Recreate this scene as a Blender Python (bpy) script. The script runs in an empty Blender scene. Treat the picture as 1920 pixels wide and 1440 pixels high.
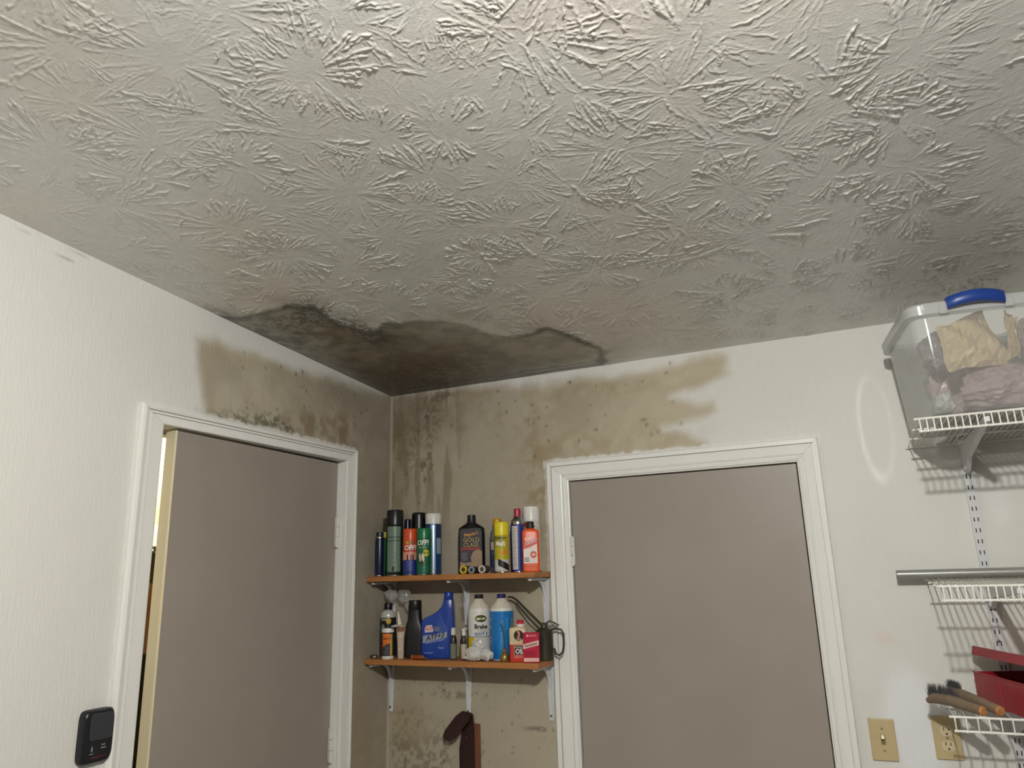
import bpy, bmesh, math, random
import numpy as np
from mathutils import Matrix, Vector

random.seed(7)
RNG = np.random.default_rng(11)
scene = bpy.context.scene
C = scene.collection

# ------------------------------------------------------------------ camera
cam_data = bpy.data.cameras.new('camera')
cam_data.sensor_width = 36.0
cam_data.lens = 36.0 * 1371.48 / 1920.0
cam_data.clip_start = 0.05
cam = bpy.data.objects.new('camera', cam_data)
C.objects.link(cam)
_r = Vector((0.905446, 0.423508, -0.028430)); _u = Vector((0.131337, -0.215843, 0.967555)); _f = Vector((-0.403631, 0.879803, 0.251057))
M = Matrix.Identity(4)
for i in range(3):
    M[i][0] = _r[i]; M[i][1] = _u[i]; M[i][2] = -_f[i]
M.translation = Vector((1.77393, -2.60017, 1.6956))
cam.matrix_world = M
scene.camera = cam

# ------------------------------------------------------------------ world, exposure
world = bpy.data.worlds.new('world'); scene.world = world; world.use_nodes = True
world.node_tree.nodes['Background'].inputs[0].default_value = (0.02, 0.02, 0.02, 1)
scene.view_settings.view_transform = 'Standard'
scene.view_settings.look = 'None'
scene.view_settings.gamma = 1.0
scene.view_settings.use_curve_mapping = False
scene.view_settings.exposure = 0.0
scene.cycles.max_bounces = 8; scene.cycles.diffuse_bounces = 3; scene.cycles.glossy_bounces = 3; scene.cycles.transparent_max_bounces = 12
scene.cycles.adaptive_threshold = 0.08
scene.cycles.caustics_reflective = False; scene.cycles.caustics_refractive = False
LAMP_POWER = 120.0
LAMP_COLOR = (1.0, 0.985, 0.95)
HALL_POWER = 60.0

H = 2.46; TX = -0.00083; TY = -0.0668          # the ceiling rises from the back wall towards the camera
def ceil_z(x, y): return H + TX * x + TY * y
ROOM_X = 5.0; ROOM_Y = -5.6

# ------------------------------------------------------------------ helpers
def lin(c):
    return tuple(((v / 255.0) / 12.92 if v / 255.0 <= 0.04045 else ((v / 255.0 + 0.055) / 1.055) ** 2.4) for v in c)
def mat(name, color, rough=0.5, metal=0.0, noise=0.0, nscale=40.0, bump=0.0, bscale=200.0, spec=0.5, attr=None, emit=None,
        estr=0.0, stretch=None, coat=0.0):
    """procedural principled material; color is sRGB 0-255"""
    m = bpy.data.materials.new(name); m.use_nodes = True
    nt = m.node_tree; b = nt.nodes['Principled BSDF']
    b.inputs['Roughness'].default_value = rough; b.inputs['Metallic'].default_value = metal
    b.inputs['Specular IOR Level'].default_value = spec
    b.inputs['Coat Weight'].default_value = coat
    lc = lin(color) + (1,)
    b.inputs['Base Color'].default_value = lc
    tc = nt.nodes.new('ShaderNodeTexCoord'); vec = tc.outputs['Object']
    if stretch:
        mp = nt.nodes.new('ShaderNodeMapping'); mp.inputs['Scale'].default_value = stretch
        nt.links.new(vec, mp.inputs[0]); vec = mp.outputs[0]
    col = None
    if attr:
        a = nt.nodes.new('ShaderNodeAttribute'); a.attribute_name = attr; col = a.outputs['Color']
    if noise > 0:
        n = nt.nodes.new('ShaderNodeTexNoise'); n.inputs['Scale'].default_value = nscale; n.inputs['Detail'].default_value = 2.5
        nt.links.new(vec, n.inputs['Vector'])
        mr = nt.nodes.new('ShaderNodeMapRange'); mr.inputs['From Min'].default_value = 0.25; mr.inputs['From Max'].default_value = 0.75
        mr.inputs['To Min'].default_value = 1 - noise; mr.inputs['To Max'].default_value = 1 + noise
        nt.links.new(n.outputs['Fac'], mr.inputs['Value'])
        mx = nt.nodes.new('ShaderNodeVectorMath'); mx.operation = 'MULTIPLY'
        if col: nt.links.new(col, mx.inputs[0])
        else: mx.inputs[0].default_value = lc[:3]
        nt.links.new(mr.outputs['Result'], mx.inputs[1]); col = mx.outputs[0]
    if col: nt.links.new(col, b.inputs['Base Color'])
    if bump > 0:
        n2 = nt.nodes.new('ShaderNodeTexNoise'); n2.inputs['Scale'].default_value = bscale; n2.inputs['Detail'].default_value = 1.5
        nt.links.new(vec, n2.inputs['Vector'])
        bp = nt.nodes.new('ShaderNodeBump'); bp.inputs['Strength'].default_value = bump; bp.inputs['Distance'].default_value = 0.002
        nt.links.new(n2.outputs['Fac'], bp.inputs['Height']); nt.links.new(bp.outputs['Normal'], b.inputs['Normal'])
    if emit:
        b.inputs['Emission Color'].default_value = tuple(emit) + (1,); b.inputs['Emission Strength'].default_value = estr
    return m
def clear_plastic(name, tint, alpha, rough=0.1, milky=0.1):
    m = bpy.data.materials.new(name); m.use_nodes = True
    nt = m.node_tree; nt.nodes.clear()
    out = nt.nodes.new('ShaderNodeOutputMaterial')
    tr = nt.nodes.new('ShaderNodeBsdfTransparent'); tr.inputs[0].default_value = tint + (1,)
    pr = nt.nodes.new('ShaderNodeBsdfPrincipled'); pr.inputs['Base Color'].default_value = (0.70, 0.70, 0.68, 1); pr.inputs['Roughness'].default_value = rough
    mx = nt.nodes.new('ShaderNodeMixShader')
    lw = nt.nodes.new('ShaderNodeLayerWeight'); lw.inputs['Blend'].default_value = 0.25
    mr = nt.nodes.new('ShaderNodeMapRange'); mr.inputs['To Min'].default_value = 1 - alpha; mr.inputs['To Max'].default_value = 0.75
    nt.links.new(lw.outputs['Facing'], mr.inputs['Value']); nt.links.new(mr.outputs['Result'], mx.inputs[0])
    nt.links.new(tr.outputs[0], mx.inputs[1]); nt.links.new(pr.outputs[0], mx.inputs[2]); nt.links.new(mx.outputs[0], out.inputs[0])
    return m
def obj(name, me, material=None, parent=None, loc=None, rotz=None, smooth=False):
    if isinstance(me, bmesh.types.BMesh):
        bm = me; me = bpy.data.meshes.new(name); bmesh.ops.recalc_face_normals(bm, faces=bm.faces); bm.to_mesh(me); bm.free()
    if smooth:
        me.polygons.foreach_set('use_smooth', np.ones(len(me.polygons), dtype=bool))
        if hasattr(me, 'set_sharp_from_angle'): me.set_sharp_from_angle(angle=math.radians(40))
    if material is not None and not me.materials: me.materials.append(material)
    o = bpy.data.objects.new(name, me); C.objects.link(o)
    if parent: o.parent = parent
    if loc is not None: o.location = loc
    if rotz is not None: o.rotation_euler = (0, 0, rotz)
    return o
def tag(o, label, cat=None, group=None, kind=None):
    o['label'] = label
    if cat: o['category'] = cat
    if group: o['group'] = group
    if kind: o['kind'] = kind
    return o
def thing(name, label, cat, loc=(0, 0, 0), rotz=0.0, group=None, kind=None):
    o = bpy.data.objects.new(name, None); C.objects.link(o); o.empty_display_size = 0.05
    o.location = loc; o.rotation_euler = (0, 0, rotz)
    return tag(o, label, cat, group, kind)
def struct(o, label=None):
    o['kind'] = 'structure'
    if label: o['label'] = label
    return o
def pyd(name, v, f):
    me = bpy.data.meshes.new(name); me.from_pydata([tuple(p) for p in v], [], f); me.update(); return me
def box_bm(x0, x1, y0, y1, z0, z1, bevel=0.0, seg=2, bm=None):
    own = bm is None
    if own: bm = bmesh.new()
    r = bmesh.ops.create_cube(bm, size=1.0, matrix=Matrix.Translation(((x0 + x1) / 2, (y0 + y1) / 2, (z0 + z1) / 2)) @ Matrix.Diagonal((x1 - x0, y1 - y0, z1 - z0, 1)))
    if bevel > 0:
        es = set()
        for v in r['verts']: es.update(v.link_edges)
        bmesh.ops.bevel(bm, geom=list(es), offset=bevel, segments=seg, affect='EDGES', profile=0.5)
    return bm
def lathe(prof, n=28, sx=1.0, sy=1.0, cap=True):
    """prof: list of (r, z) bottom to top -> mesh around z"""
    v = []; f = []
    m = len(prof)
    for (r, z) in prof:
        for k in range(n):
            a = 2 * math.pi * k / n; v.append((r * sx * math.cos(a), r * sy * math.sin(a), z))
    for i in range(m - 1):
        for k in range(n):
            k2 = (k + 1) % n; f.append((i * n + k, i * n + k2, (i + 1) * n + k2, (i + 1) * n + k))
    if cap:
        f.append(tuple(range(n - 1, -1, -1))); f.append(tuple((m - 1) * n + k for k in range(n)))
    return pyd('lathe', v, f)
def superloft(secs, n=32, cap=True):
    """secs: list of (cx, cy, z, hx, hy, e) super-ellipse sections bottom to top"""
    v = []; f = []
    for (cx, cy, z, hx, hy, e) in secs:
        for k in range(n):
            a = 2 * math.pi * k / n; c, s = math.cos(a), math.sin(a)
            v.append((cx + hx * math.copysign(abs(c) ** (2 / e), c), cy + hy * math.copysign(abs(s) ** (2 / e), s), z))
    for i in range(len(secs) - 1):
        for k in range(n):
            k2 = (k + 1) % n; f.append((i * n + k, i * n + k2, (i + 1) * n + k2, (i + 1) * n + k))
    if cap:
        f.append(tuple(range(n - 1, -1, -1))); f.append(tuple((len(secs) - 1) * n + k for k in range(n)))
    return pyd('loft', v, f)
def tube(pts, r, n=8, closed=False):
    """tube along a poly-line; r may be a list"""
    pts = [Vector(p) for p in pts]; m = len(pts)
    rs = r if isinstance(r, (list, tuple)) else [r] * m
    v = []; f = []; up = Vector((0.0131, 0.0217, 1)).normalized(); prev = None
    for i, p in enumerate(pts):
        a = pts[(i - 1) % m] if closed or i > 0 else p
        b = pts[(i + 1) % m] if closed or i < m - 1 else p
        t = (b - a).normalized()
        if prev is None:
            ref = up if abs(t.dot(up)) < 0.95 else Vector((1, 0, 0.02))
            s = t.cross(ref).normalized()
        else:
            s = (prev - t * prev.dot(t)).normalized()
        prev = s; w = t.cross(s)
        for k in range(n):
            an = 2 * math.pi * k / n; v.append(p + (s * math.cos(an) + w * math.sin(an)) * rs[i])
    rng = m if closed else m - 1
    for i in range(rng):
        j = (i + 1) % m
        for k in range(n):
            k2 = (k + 1) % n; f.append((i * n + k, i * n + k2, j * n + k2, j * n + k))
    if not closed:
        f.append(tuple(range(n - 1, -1, -1))); f.append(tuple((m - 1) * n + k for k in range(n)))
    return pyd('tube', v, f)
def prism(poly, y0, y1, bevel=0.0):
    """poly: (x, z) outline, extruded from y0 to y1"""
    bm = bmesh.new()
    a = [bm.verts.new((x, y0, z)) for x, z in poly]; f = bm.faces.new(a)
    r = bmesh.ops.extrude_face_region(bm, geom=[f])
    for g in r['geom']:
        if isinstance(g, bmesh.types.BMVert): g.co.y = y1
    if bevel > 0:
        bmesh.ops.bevel(bm, geom=list(bm.edges), offset=bevel, segments=2, affect='EDGES', profile=0.5)
    return bm
_dg_cache = {}
def text_mesh(txt, size, sx=1.0, shear=0.0, bold=0.0):
    cu = bpy.data.curves.new('t', 'FONT'); cu.body = txt; cu.size = size; cu.align_x = 'CENTER'; cu.align_y = 'CENTER'
    cu.shear = shear; cu.offset = bold * size; cu.resolution_u = 2
    o = bpy.data.objects.new('t', cu); C.objects.link(o)
    dg = bpy.context.evaluated_depsgraph_get()
    me = bpy.data.meshes.new_from_object(o.evaluated_get(dg))
    bpy.data.objects.remove(o); bpy.data.curves.remove(cu)
    n = len(me.vertices); co = np.empty(n * 3, np.float32); me.vertices.foreach_get('co', co); co = co.reshape(-1, 3); co[:, 0] *= sx
    return me, co
def text_flat(txt, size, x, y, z, material, parent, sx=1.0, shear=0.0, bold=0.0, rot=0.0, name='lettering'):
    """text facing -y at (x, y, z) of the parent's frame"""
    me, co = text_mesh(txt, size, sx, shear, bold)
    c, s = math.cos(rot), math.sin(rot)
    px = co[:, 0] * c - co[:, 1] * s; pz = co[:, 0] * s + co[:, 1] * c
    out = np.stack([x + px, np.full(len(co), y, np.float32), z + pz], 1).astype(np.float32)
    me.vertices.foreach_set('co', out.ravel()); me.update(); me.materials.clear()
    return obj(name, me, material, parent)
def text_wrap(txt, size, r, ang, z, material, parent, sx=1.0, shear=0.0, bold=0.0, rot=0.0, name='lettering', ry=None):
    me, co = text_mesh(txt, size, sx, shear, bold)
    c, s = math.cos(rot), math.sin(rot)
    px = co[:, 0] * c - co[:, 1] * s; pz = co[:, 0] * s + co[:, 1] * c
    a = ang + px / r
    out = np.stack([r * np.cos(a), (ry or r) * np.sin(a), z + pz], 1).astype(np.float32)
    me.vertices.foreach_set('co', out.ravel()); me.update(); me.materials.clear()
    return obj(name, me, material, parent)
def patch(r, a0, a1, z0, z1, n=10, slant=0.0):
    """a label patch on a cylinder of radius r between two angles; slant lifts the right edge"""
    v = []; f = []
    for k in range(n + 1):
        t = k / n; a = a0 + (a1 - a0) * t
        v.append((r * math.cos(a), r * math.sin(a), z0 + slant * t)); v.append((r * math.cos(a), r * math.sin(a), z1 + slant * t))
    for k in range(n): f.append((2 * k, 2 * k + 2, 2 * k + 3, 2 * k + 1))
    return pyd('patch', v, f)
def disc_wrap(r, ang, z, rx, rz, n=20, rot=0.0):
    v = [(r * math.cos(ang), r * math.sin(ang), z)]; f = []
    for k in range(n):
        t = 2 * math.pi * k / n; px = rx * math.cos(t); pz = rz * math.sin(t)
        px, pz = px * math.cos(rot) - pz * math.sin(rot), px * math.sin(rot) + pz * math.cos(rot)
        a = ang + px / r; v.append((r * math.cos(a), r * math.sin(a), z + pz))
    for k in range(n): f.append((0, 1 + k, 1 + (k + 1) % n))
    return pyd('disc', v, f)
def ellipse_flat(x, y, z, rx, rz, n=20, rot=0.0):
    v = [(x, y, z)]; f = []
    for k in range(n):
        t = 2 * math.pi * k / n; px = rx * math.cos(t); pz = rz * math.sin(t)
        v.append((x + px * math.cos(rot) - pz * math.sin(rot), y, z + px * math.sin(rot) + pz * math.cos(rot)))
    for k in range(n): f.append((0, 1 + k, 1 + (k + 1) % n))
    return pyd('disc', v, f)
def poly_flat(pts, y):
    return pyd('poly', [(x, y, z) for x, z in pts], [tuple(range(len(pts)))])

# ---- numpy noise
def vnoise(x, y, s, seed):
    g = np.random.default_rng(seed).random((257, 257))
    X = x * s; Y = y * s; xi = np.floor(X).astype(int); yi = np.floor(Y).astype(int); fx = X - xi; fy = Y - yi
    fx = fx * fx * (3 - 2 * fx); fy = fy * fy * (3 - 2 * fy)
    a = g[xi % 256, yi % 256]; b = g[(xi + 1) % 256, yi % 256]; c = g[xi % 256, (yi + 1) % 256]; d = g[(xi + 1) % 256, (yi + 1) % 256]
    return (a * (1 - fx) + b * fx) * (1 - fy) + (c * (1 - fx) + d * fx) * fy
def fbm(x, y, s, seed, o=5, gain=0.55):
    t = 0; amp = 1; tot = 0
    for k in range(o):
        t = t + amp * vnoise(x, y, s * 2 ** k, seed + k); tot += amp; amp *= gain
    return t / tot
def sstep(a, b, x):
    t = np.clip((x - a) / (b - a), 0, 1); return t * t * (3 - 2 * t)
def blob(x, y, cx, cy, rx, ry, soft=1.0):
    d = np.sqrt(((x - cx) / rx) ** 2 + ((y - cy) / ry) ** 2); return 1 - sstep(1 - 0.5 * soft, 1 + 0.5 * soft, d)
def poly_sd(px, py, poly):
    """signed distance, positive inside"""
    d = np.full(px.shape, 1e9); inside = np.zeros(px.shape, bool); n = len(poly)
    for i in range(n):
        ax, ay = poly[i]; bx, by = poly[(i + 1) % n]; ex, ey = bx - ax, by - ay
        t = np.clip(((px - ax) * ex + (py - ay) * ey) / (ex * ex + ey * ey), 0, 1)
        d = np.minimum(d, np.hypot(px - ax - t * ex, py - ay - t * ey))
        c = ((ay > py) != (by > py)) & (px < (bx - ax) * (py - ay) / ((by - ay) if by != ay else 1e-9) + ax)
        inside ^= c
    return np.where(inside, d, -d)
def mixc(col, c2, a):
    return col * (1 - a[..., None]) + np.array(c2) * a[..., None]
def grid_mesh(name, us, vs, fn, keep=None, color=None, flip=False):
    """rectilinear grid mesh; fn(U, V) -> (N, 3) points; keep(uc, vc) -> face mask; color(U, V) -> (N, 3) linear albedo"""
    U, V = np.meshgrid(us, vs, indexing='ij'); nu, nv = U.shape
    P = fn(U, V).reshape(-1, 3).astype(np.float32)
    idx = np.arange(nu * nv).reshape(nu, nv)
    q = np.stack([idx[:-1, :-1], idx[1:, :-1], idx[1:, 1:], idx[:-1, 1:]], -1).reshape(-1, 4)
    if flip: q = q[:, ::-1]
    if keep is not None:
        uc = (U[:-1, :-1] + U[1:, 1:]) / 2; vc = (V[:-1, :-1] + V[1:, 1:]) / 2; q = q[keep(uc, vc).ravel()]
    me = bpy.data.meshes.new(name); me.vertices.add(len(P)); me.vertices.foreach_set('co', P.ravel())
    me.loops.add(q.size); me.loops.foreach_set('vertex_index', q.ravel().astype(np.int32))
    me.polygons.add(len(q)); me.polygons.foreach_set('loop_start', np.arange(0, q.size, 4, dtype=np.int32))
    me.update(calc_edges=True)
    if color is not None:
        col = color(U, V).reshape(-1, 3); a = me.color_attributes.new('albedo', 'FLOAT_COLOR', 'POINT')
        a.data.foreach_set('color', np.concatenate([col, np.ones((len(col), 1))], 1).astype(np.float32).ravel())
    return me
def lines(*segs):
    out = []
    for a, b, st in segs:
        n = max(1, int(round(abs(b - a) / st))); out += list(np.linspace(a, b, n + 1))
    out = sorted(set(round(v, 5) for v in out)); return np.array(out)

# ------------------------------------------------------------------ the ceiling: stomped plaster relief with the leak stain
WHITE = np.array((0.755, 0.745, 0.692)); CEIL = np.array((0.70, 0.685, 0.64))
STAIN_C = [(-.05, -1.0), (.06, -.945), (.14, -.95), (.25, -.965), (.34, -.90), (.33, -.77), (.37, -.66), (.46, -.70), (.556, -.685), (.64, -.66), (.70, -.615),
           (.735, -.47), (.79, -.42), (.856, -.41), (.90, -.435), (.945, -.44), (.965, -.35), (1.0, -.265), (1.04, -.13), (.95, .05), (-.05, .05)]
def ceiling_color(X, Y):
    wx = (fbm(X, Y, 9, 31) - .5); wy = (fbm(X, Y, 9, 57) - .5)
    px = X + .07 * wx; py = Y + .07 * wy
    sd = poly_sd(px, py, STAIN_C)
    inside = sstep(-.006, .025, sd)
    n1 = fbm(X, Y, 7, 3); n2 = fbm(X, Y, 28, 9); n3 = fbm(X, Y, 90, 14, 3)
    col = np.broadcast_to(CEIL, X.shape + (3,)).copy()
    col *= (0.96 + .08 * fbm(X, Y, 2.2, 70))[..., None]
    warm = sstep(.45, .75, fbm(X, Y, 3.0, 81)); col = col * (1 - .08 * warm[..., None] * np.array((0., .5, .7)))
    halo = sstep(-.16, .0, sd) * (1 - inside)                        # brown halo round the damp patch
    col = mixc(col, (.40, .355, .29), halo * .5 * sstep(.35, .6, n1))
    grey = np.array((.30, .285, .235))
    base_in = mixc(np.broadcast_to(grey, X.shape + (3,)), (.215, .168, .105), sstep(.38, .66, .6 * n1 + .4 * n2))
    right = sstep(.35, .8, X + .2 * wx)
    base_in = mixc(base_in, (.37, .355, .30), right * .8)
    base_in = base_in * (.78 + .44 * sstep(.3, .7, fbm(X, Y, 15, 23)))[..., None]
    col = col * (1 - inside[..., None]) + base_in * inside[..., None]
    corner = blob(px, py, .14, -.02, .56, .46, 1.7)                   # darkest near the corner
    col = mixc(col, (.058, .040, .023), corner * .78 * inside * (.75 + .4 * n2))
    brown = blob(px, py, .36, -.30, .22, .16, 1.4) * sstep(.35, .6, n2)
    col = mixc(col, (.19, .10, .058), brown * .6)
    brown2 = (blob(px, py, .16, -.55, .12, .2, 1.4) + blob(px, py, .24, -.74, .1, .08, 1.4)) * sstep(.42, .62, fbm(X, Y, 20, 27))
    col = mixc(col, (.34, .27, .19), np.clip(brown2, 0, 1) * .55 * inside)
    mould = blob(px, py, .30, -.20, .26, .16, 1.2) * sstep(.42, .62, n3)
    col = mixc(col, (.03, .027, .022), mould * .75)
    edge = np.exp(-((sd - .016) / .016) ** 2)                        # tide line
    left = 1 - sstep(.36, .50, X); farr = sstep(.78, .86, X)
    col = mixc(col, (.085, .085, .068), np.clip(edge * (left * (Y < -.4) * .85 + farr * .85 + .18) * (.35 + 1.1 * n2), 0, 1))
    m2 = blob(px, py, .345, -.62, .06, .16, 1.0) + blob(px, py, .29, -.86, .075, .10, 1.0) + blob(px, py, .17, -.84, .09, .06, 1.0) * .8
    col = mixc(col, (.05, .048, .038), np.clip(m2, 0, 1) * sstep(.40, .60, n3) * .85)
    m3 = blob(px, py, .02, -.80, .05, .22, 1.2) + blob(px, py, .13, -.70, .10, .09, 1)
    col = mixc(col, (.07, .062, .048), np.clip(m3, 0, 1) * sstep(.38, .62, n2) * .8)
    crack_shade = np.maximum(1 - sstep(.007, .017, np.abs(Y + .022 + .03 * wx)), .85 * (1 - sstep(.003, .009, np.abs(Y + .058 + .04 * wx)))) * (1 - sstep(.80, 1.02, X)) * sstep(.02, .10, X) * (Y > -.11)  # open joint along the back wall, its shadow gap painted in as dark bands
    col = mixc(col, (.022, .017, .014), crack_shade * .9)
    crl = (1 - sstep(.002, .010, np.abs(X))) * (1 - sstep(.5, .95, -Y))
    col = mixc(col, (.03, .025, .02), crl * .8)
    return np.clip(col, .01, 1)
def stamp_height(xs, ys):
    x0, y0, st = xs[0], ys[0], xs[1] - xs[0]
    hh = np.zeros((len(xs), len(ys)), np.float32)
    rng = np.random.default_rng(5)
    cents = [(1.21, -1.60), (1.02, -1.36), (.86, -1.58), (.60, -1.43), (1.42, -1.27), (1.73, -1.37), (1.35, -1.02), (.78, -1.17), (1.08, -1.10), (.42, -1.62), (1.62, -1.02), (1.95, -1.12)]
    tries = 0
    while tries < 9000:
        tries += 1
        p = (rng.uniform(-.05, 2.7), rng.uniform(-2.3, .0))
        if all((p[0] - q[0]) ** 2 + (p[1] - q[1]) ** 2 > .140 ** 2 for q in cents): cents.append(p)
    sx, sy, sh, sr = [], [], [], []
    for (cx, cy) in cents:
        R = rng.uniform(.095, .18); fans = []
        a0 = rng.uniform(0, 6.28); nf = rng.integers(3, 7); big = rng.uniform(.6, 1.25)
        for q in range(nf):
            fa = a0 + 6.283 * (q + rng.uniform(-.3, .3)) / nf; fw = rng.uniform(.30, .72); ns = int(fw * rng.uniform(24, 38))
            fr0 = rng.uniform(.010, .055); fr1 = R * rng.uniform(.6, 1.12); fam = rng.uniform(.35, 1.15) * big
            fans += [(fa + fw * rng.uniform(-1, 1), fr0, fr1, fam) for _ in range(ns)]
        for (a, fr0, fr1, amp) in fans:
            r0 = fr0 + rng.uniform(0, .045); r1 = min(fr1 * rng.uniform(.8, 1.2), r0 + rng.uniform(.045, .14))
            if r1 - r0 < .012: continue
            m = max(6, int((r1 - r0) / .0014)); t = np.linspace(0, 1, m)
            rr = r0 + (r1 - r0) * t
            wob = rng.uniform(-.12, .12) * t ** 2 + .012 * np.sin(t * rng.uniform(6, 22) + rng.uniform(0, 6))
            aa = a + wob
            hx = cx + rr * np.cos(aa); hy = cy + rr * np.sin(aa)
            nj = max(5, int((r1 - r0) / .0055)); jag = np.interp(t, np.linspace(0, 1, nj), .25 + rng.random(nj))
            hgt = min(.0030, (.0008 + .0030 * rng.random()) * amp) * (.4 + .6 * t) * (1 - .85 * np.clip((t - .92) / .08, 0, 1)) * jag
            w = rng.uniform(.0014, .0023)
            sx.append(hx); sy.append(hy); sh.append(hgt); sr.append(np.full(m, w))
            if rng.random() < .35:                                    # a short burr at the tip
                b = aa[-1] + rng.choice([-1, 1]) * rng.uniform(.4, 1.2); l = np.linspace(0, rng.uniform(.005, .014), 9)
                sx.append(hx[-1] + l * np.cos(b)); sy.append(hy[-1] + l * np.sin(b)); sh.append(np.full(9, hgt[m * 2 // 3] * .8)); sr.append(np.full(9, w))
    for _ in range(15000):                                            # fine brush drag everywhere
        px_, py_ = rng.uniform(0, 2.45), rng.uniform(-2.16, 0)
        an = 2.2 * math.sin(2.1 * px_ + 1.3 * py_) + 1.7 * math.cos(2.9 * py_ - px_) + rng.normal(0, .35); ln = rng.uniform(.008, .032); m = max(5, int(ln / .0018)); t = np.linspace(-.5, .5, m)
        sx.append(px_ + ln * t * math.cos(an)); sy.append(py_ + ln * t * math.sin(an)); sh.append(np.full(m, rng.uniform(.00018, .0007)) * (1 - (2 * t) ** 2 * .7)); sr.append(np.full(m, .0014))
    sx = np.concatenate(sx); sy = np.concatenate(sy); sh = np.concatenate(sh); sr = np.concatenate(sr)
    ix = np.round((sx - x0) / st).astype(int); iy = np.round((sy - y0) / st).astype(int)
    for dx in range(-2, 3):
        for dy in range(-2, 3):
            jx = ix + dx; jy = iy + dy; ok = (jx >= 0) & (jx < len(xs)) & (jy >= 0) & (jy < len(ys))
            d2 = (x0 + jx * st - sx) ** 2 + (y0 + jy * st - sy) ** 2
            np.maximum.at(hh, (jx[ok], jy[ok]), (sh * np.exp(-d2 / (sr * sr)))[ok].astype(np.float32))
    return hh
ST = .002
cx_f = np.arange(0, 2.45, ST); cy_u = np.arange(-2.16, .0001, ST)
hgt = stamp_height(cx_f, cy_u)
keep_y = np.array([i for i in range(len(cy_u)) if cy_u[i] < -.75 or i % 2 == (len(cy_u) - 1) % 2]); cy_f = cy_u[keep_y].copy(); cy_f[-1] = 0
keep_x = np.array([i for i in range(len(cx_f)) if cx_f[i] < 2.05 or i % 2 == 0]); cx_f = cx_f[keep_x]
hgt = hgt[keep_x][:, keep_y]
XX, YY = np.meshgrid(cx_f, cy_f, indexing='ij')
hgt *= (1 - .55 * sstep(-.02, .1, poly_sd(XX, YY, STAIN_C)))          # the soaked plaster has softened
hgt *= sstep(0, .03, XX) * sstep(0, .03, -YY) * (1.15 + .7 * sstep(-1.5, -.7, YY))
hgt += .0010 * fbm(XX, YY, 14, 40, 2).astype(np.float32)
us = np.concatenate([cx_f, np.linspace(2.5, ROOM_X, 9)]); vs = np.concatenate([np.linspace(ROOM_Y, -2.2, 9), cy_f])
hfull = np.zeros((len(us), len(vs)), np.float32); hfull[:len(cx_f), 9:] = hgt
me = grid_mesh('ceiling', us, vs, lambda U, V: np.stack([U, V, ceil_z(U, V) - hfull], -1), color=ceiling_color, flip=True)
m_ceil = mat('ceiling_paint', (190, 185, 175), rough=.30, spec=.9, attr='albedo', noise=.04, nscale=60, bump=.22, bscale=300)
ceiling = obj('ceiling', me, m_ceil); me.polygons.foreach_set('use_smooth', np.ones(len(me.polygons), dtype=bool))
struct(ceiling, 'grey stomp-textured ceiling with dark mould stain in the corner')

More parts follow.
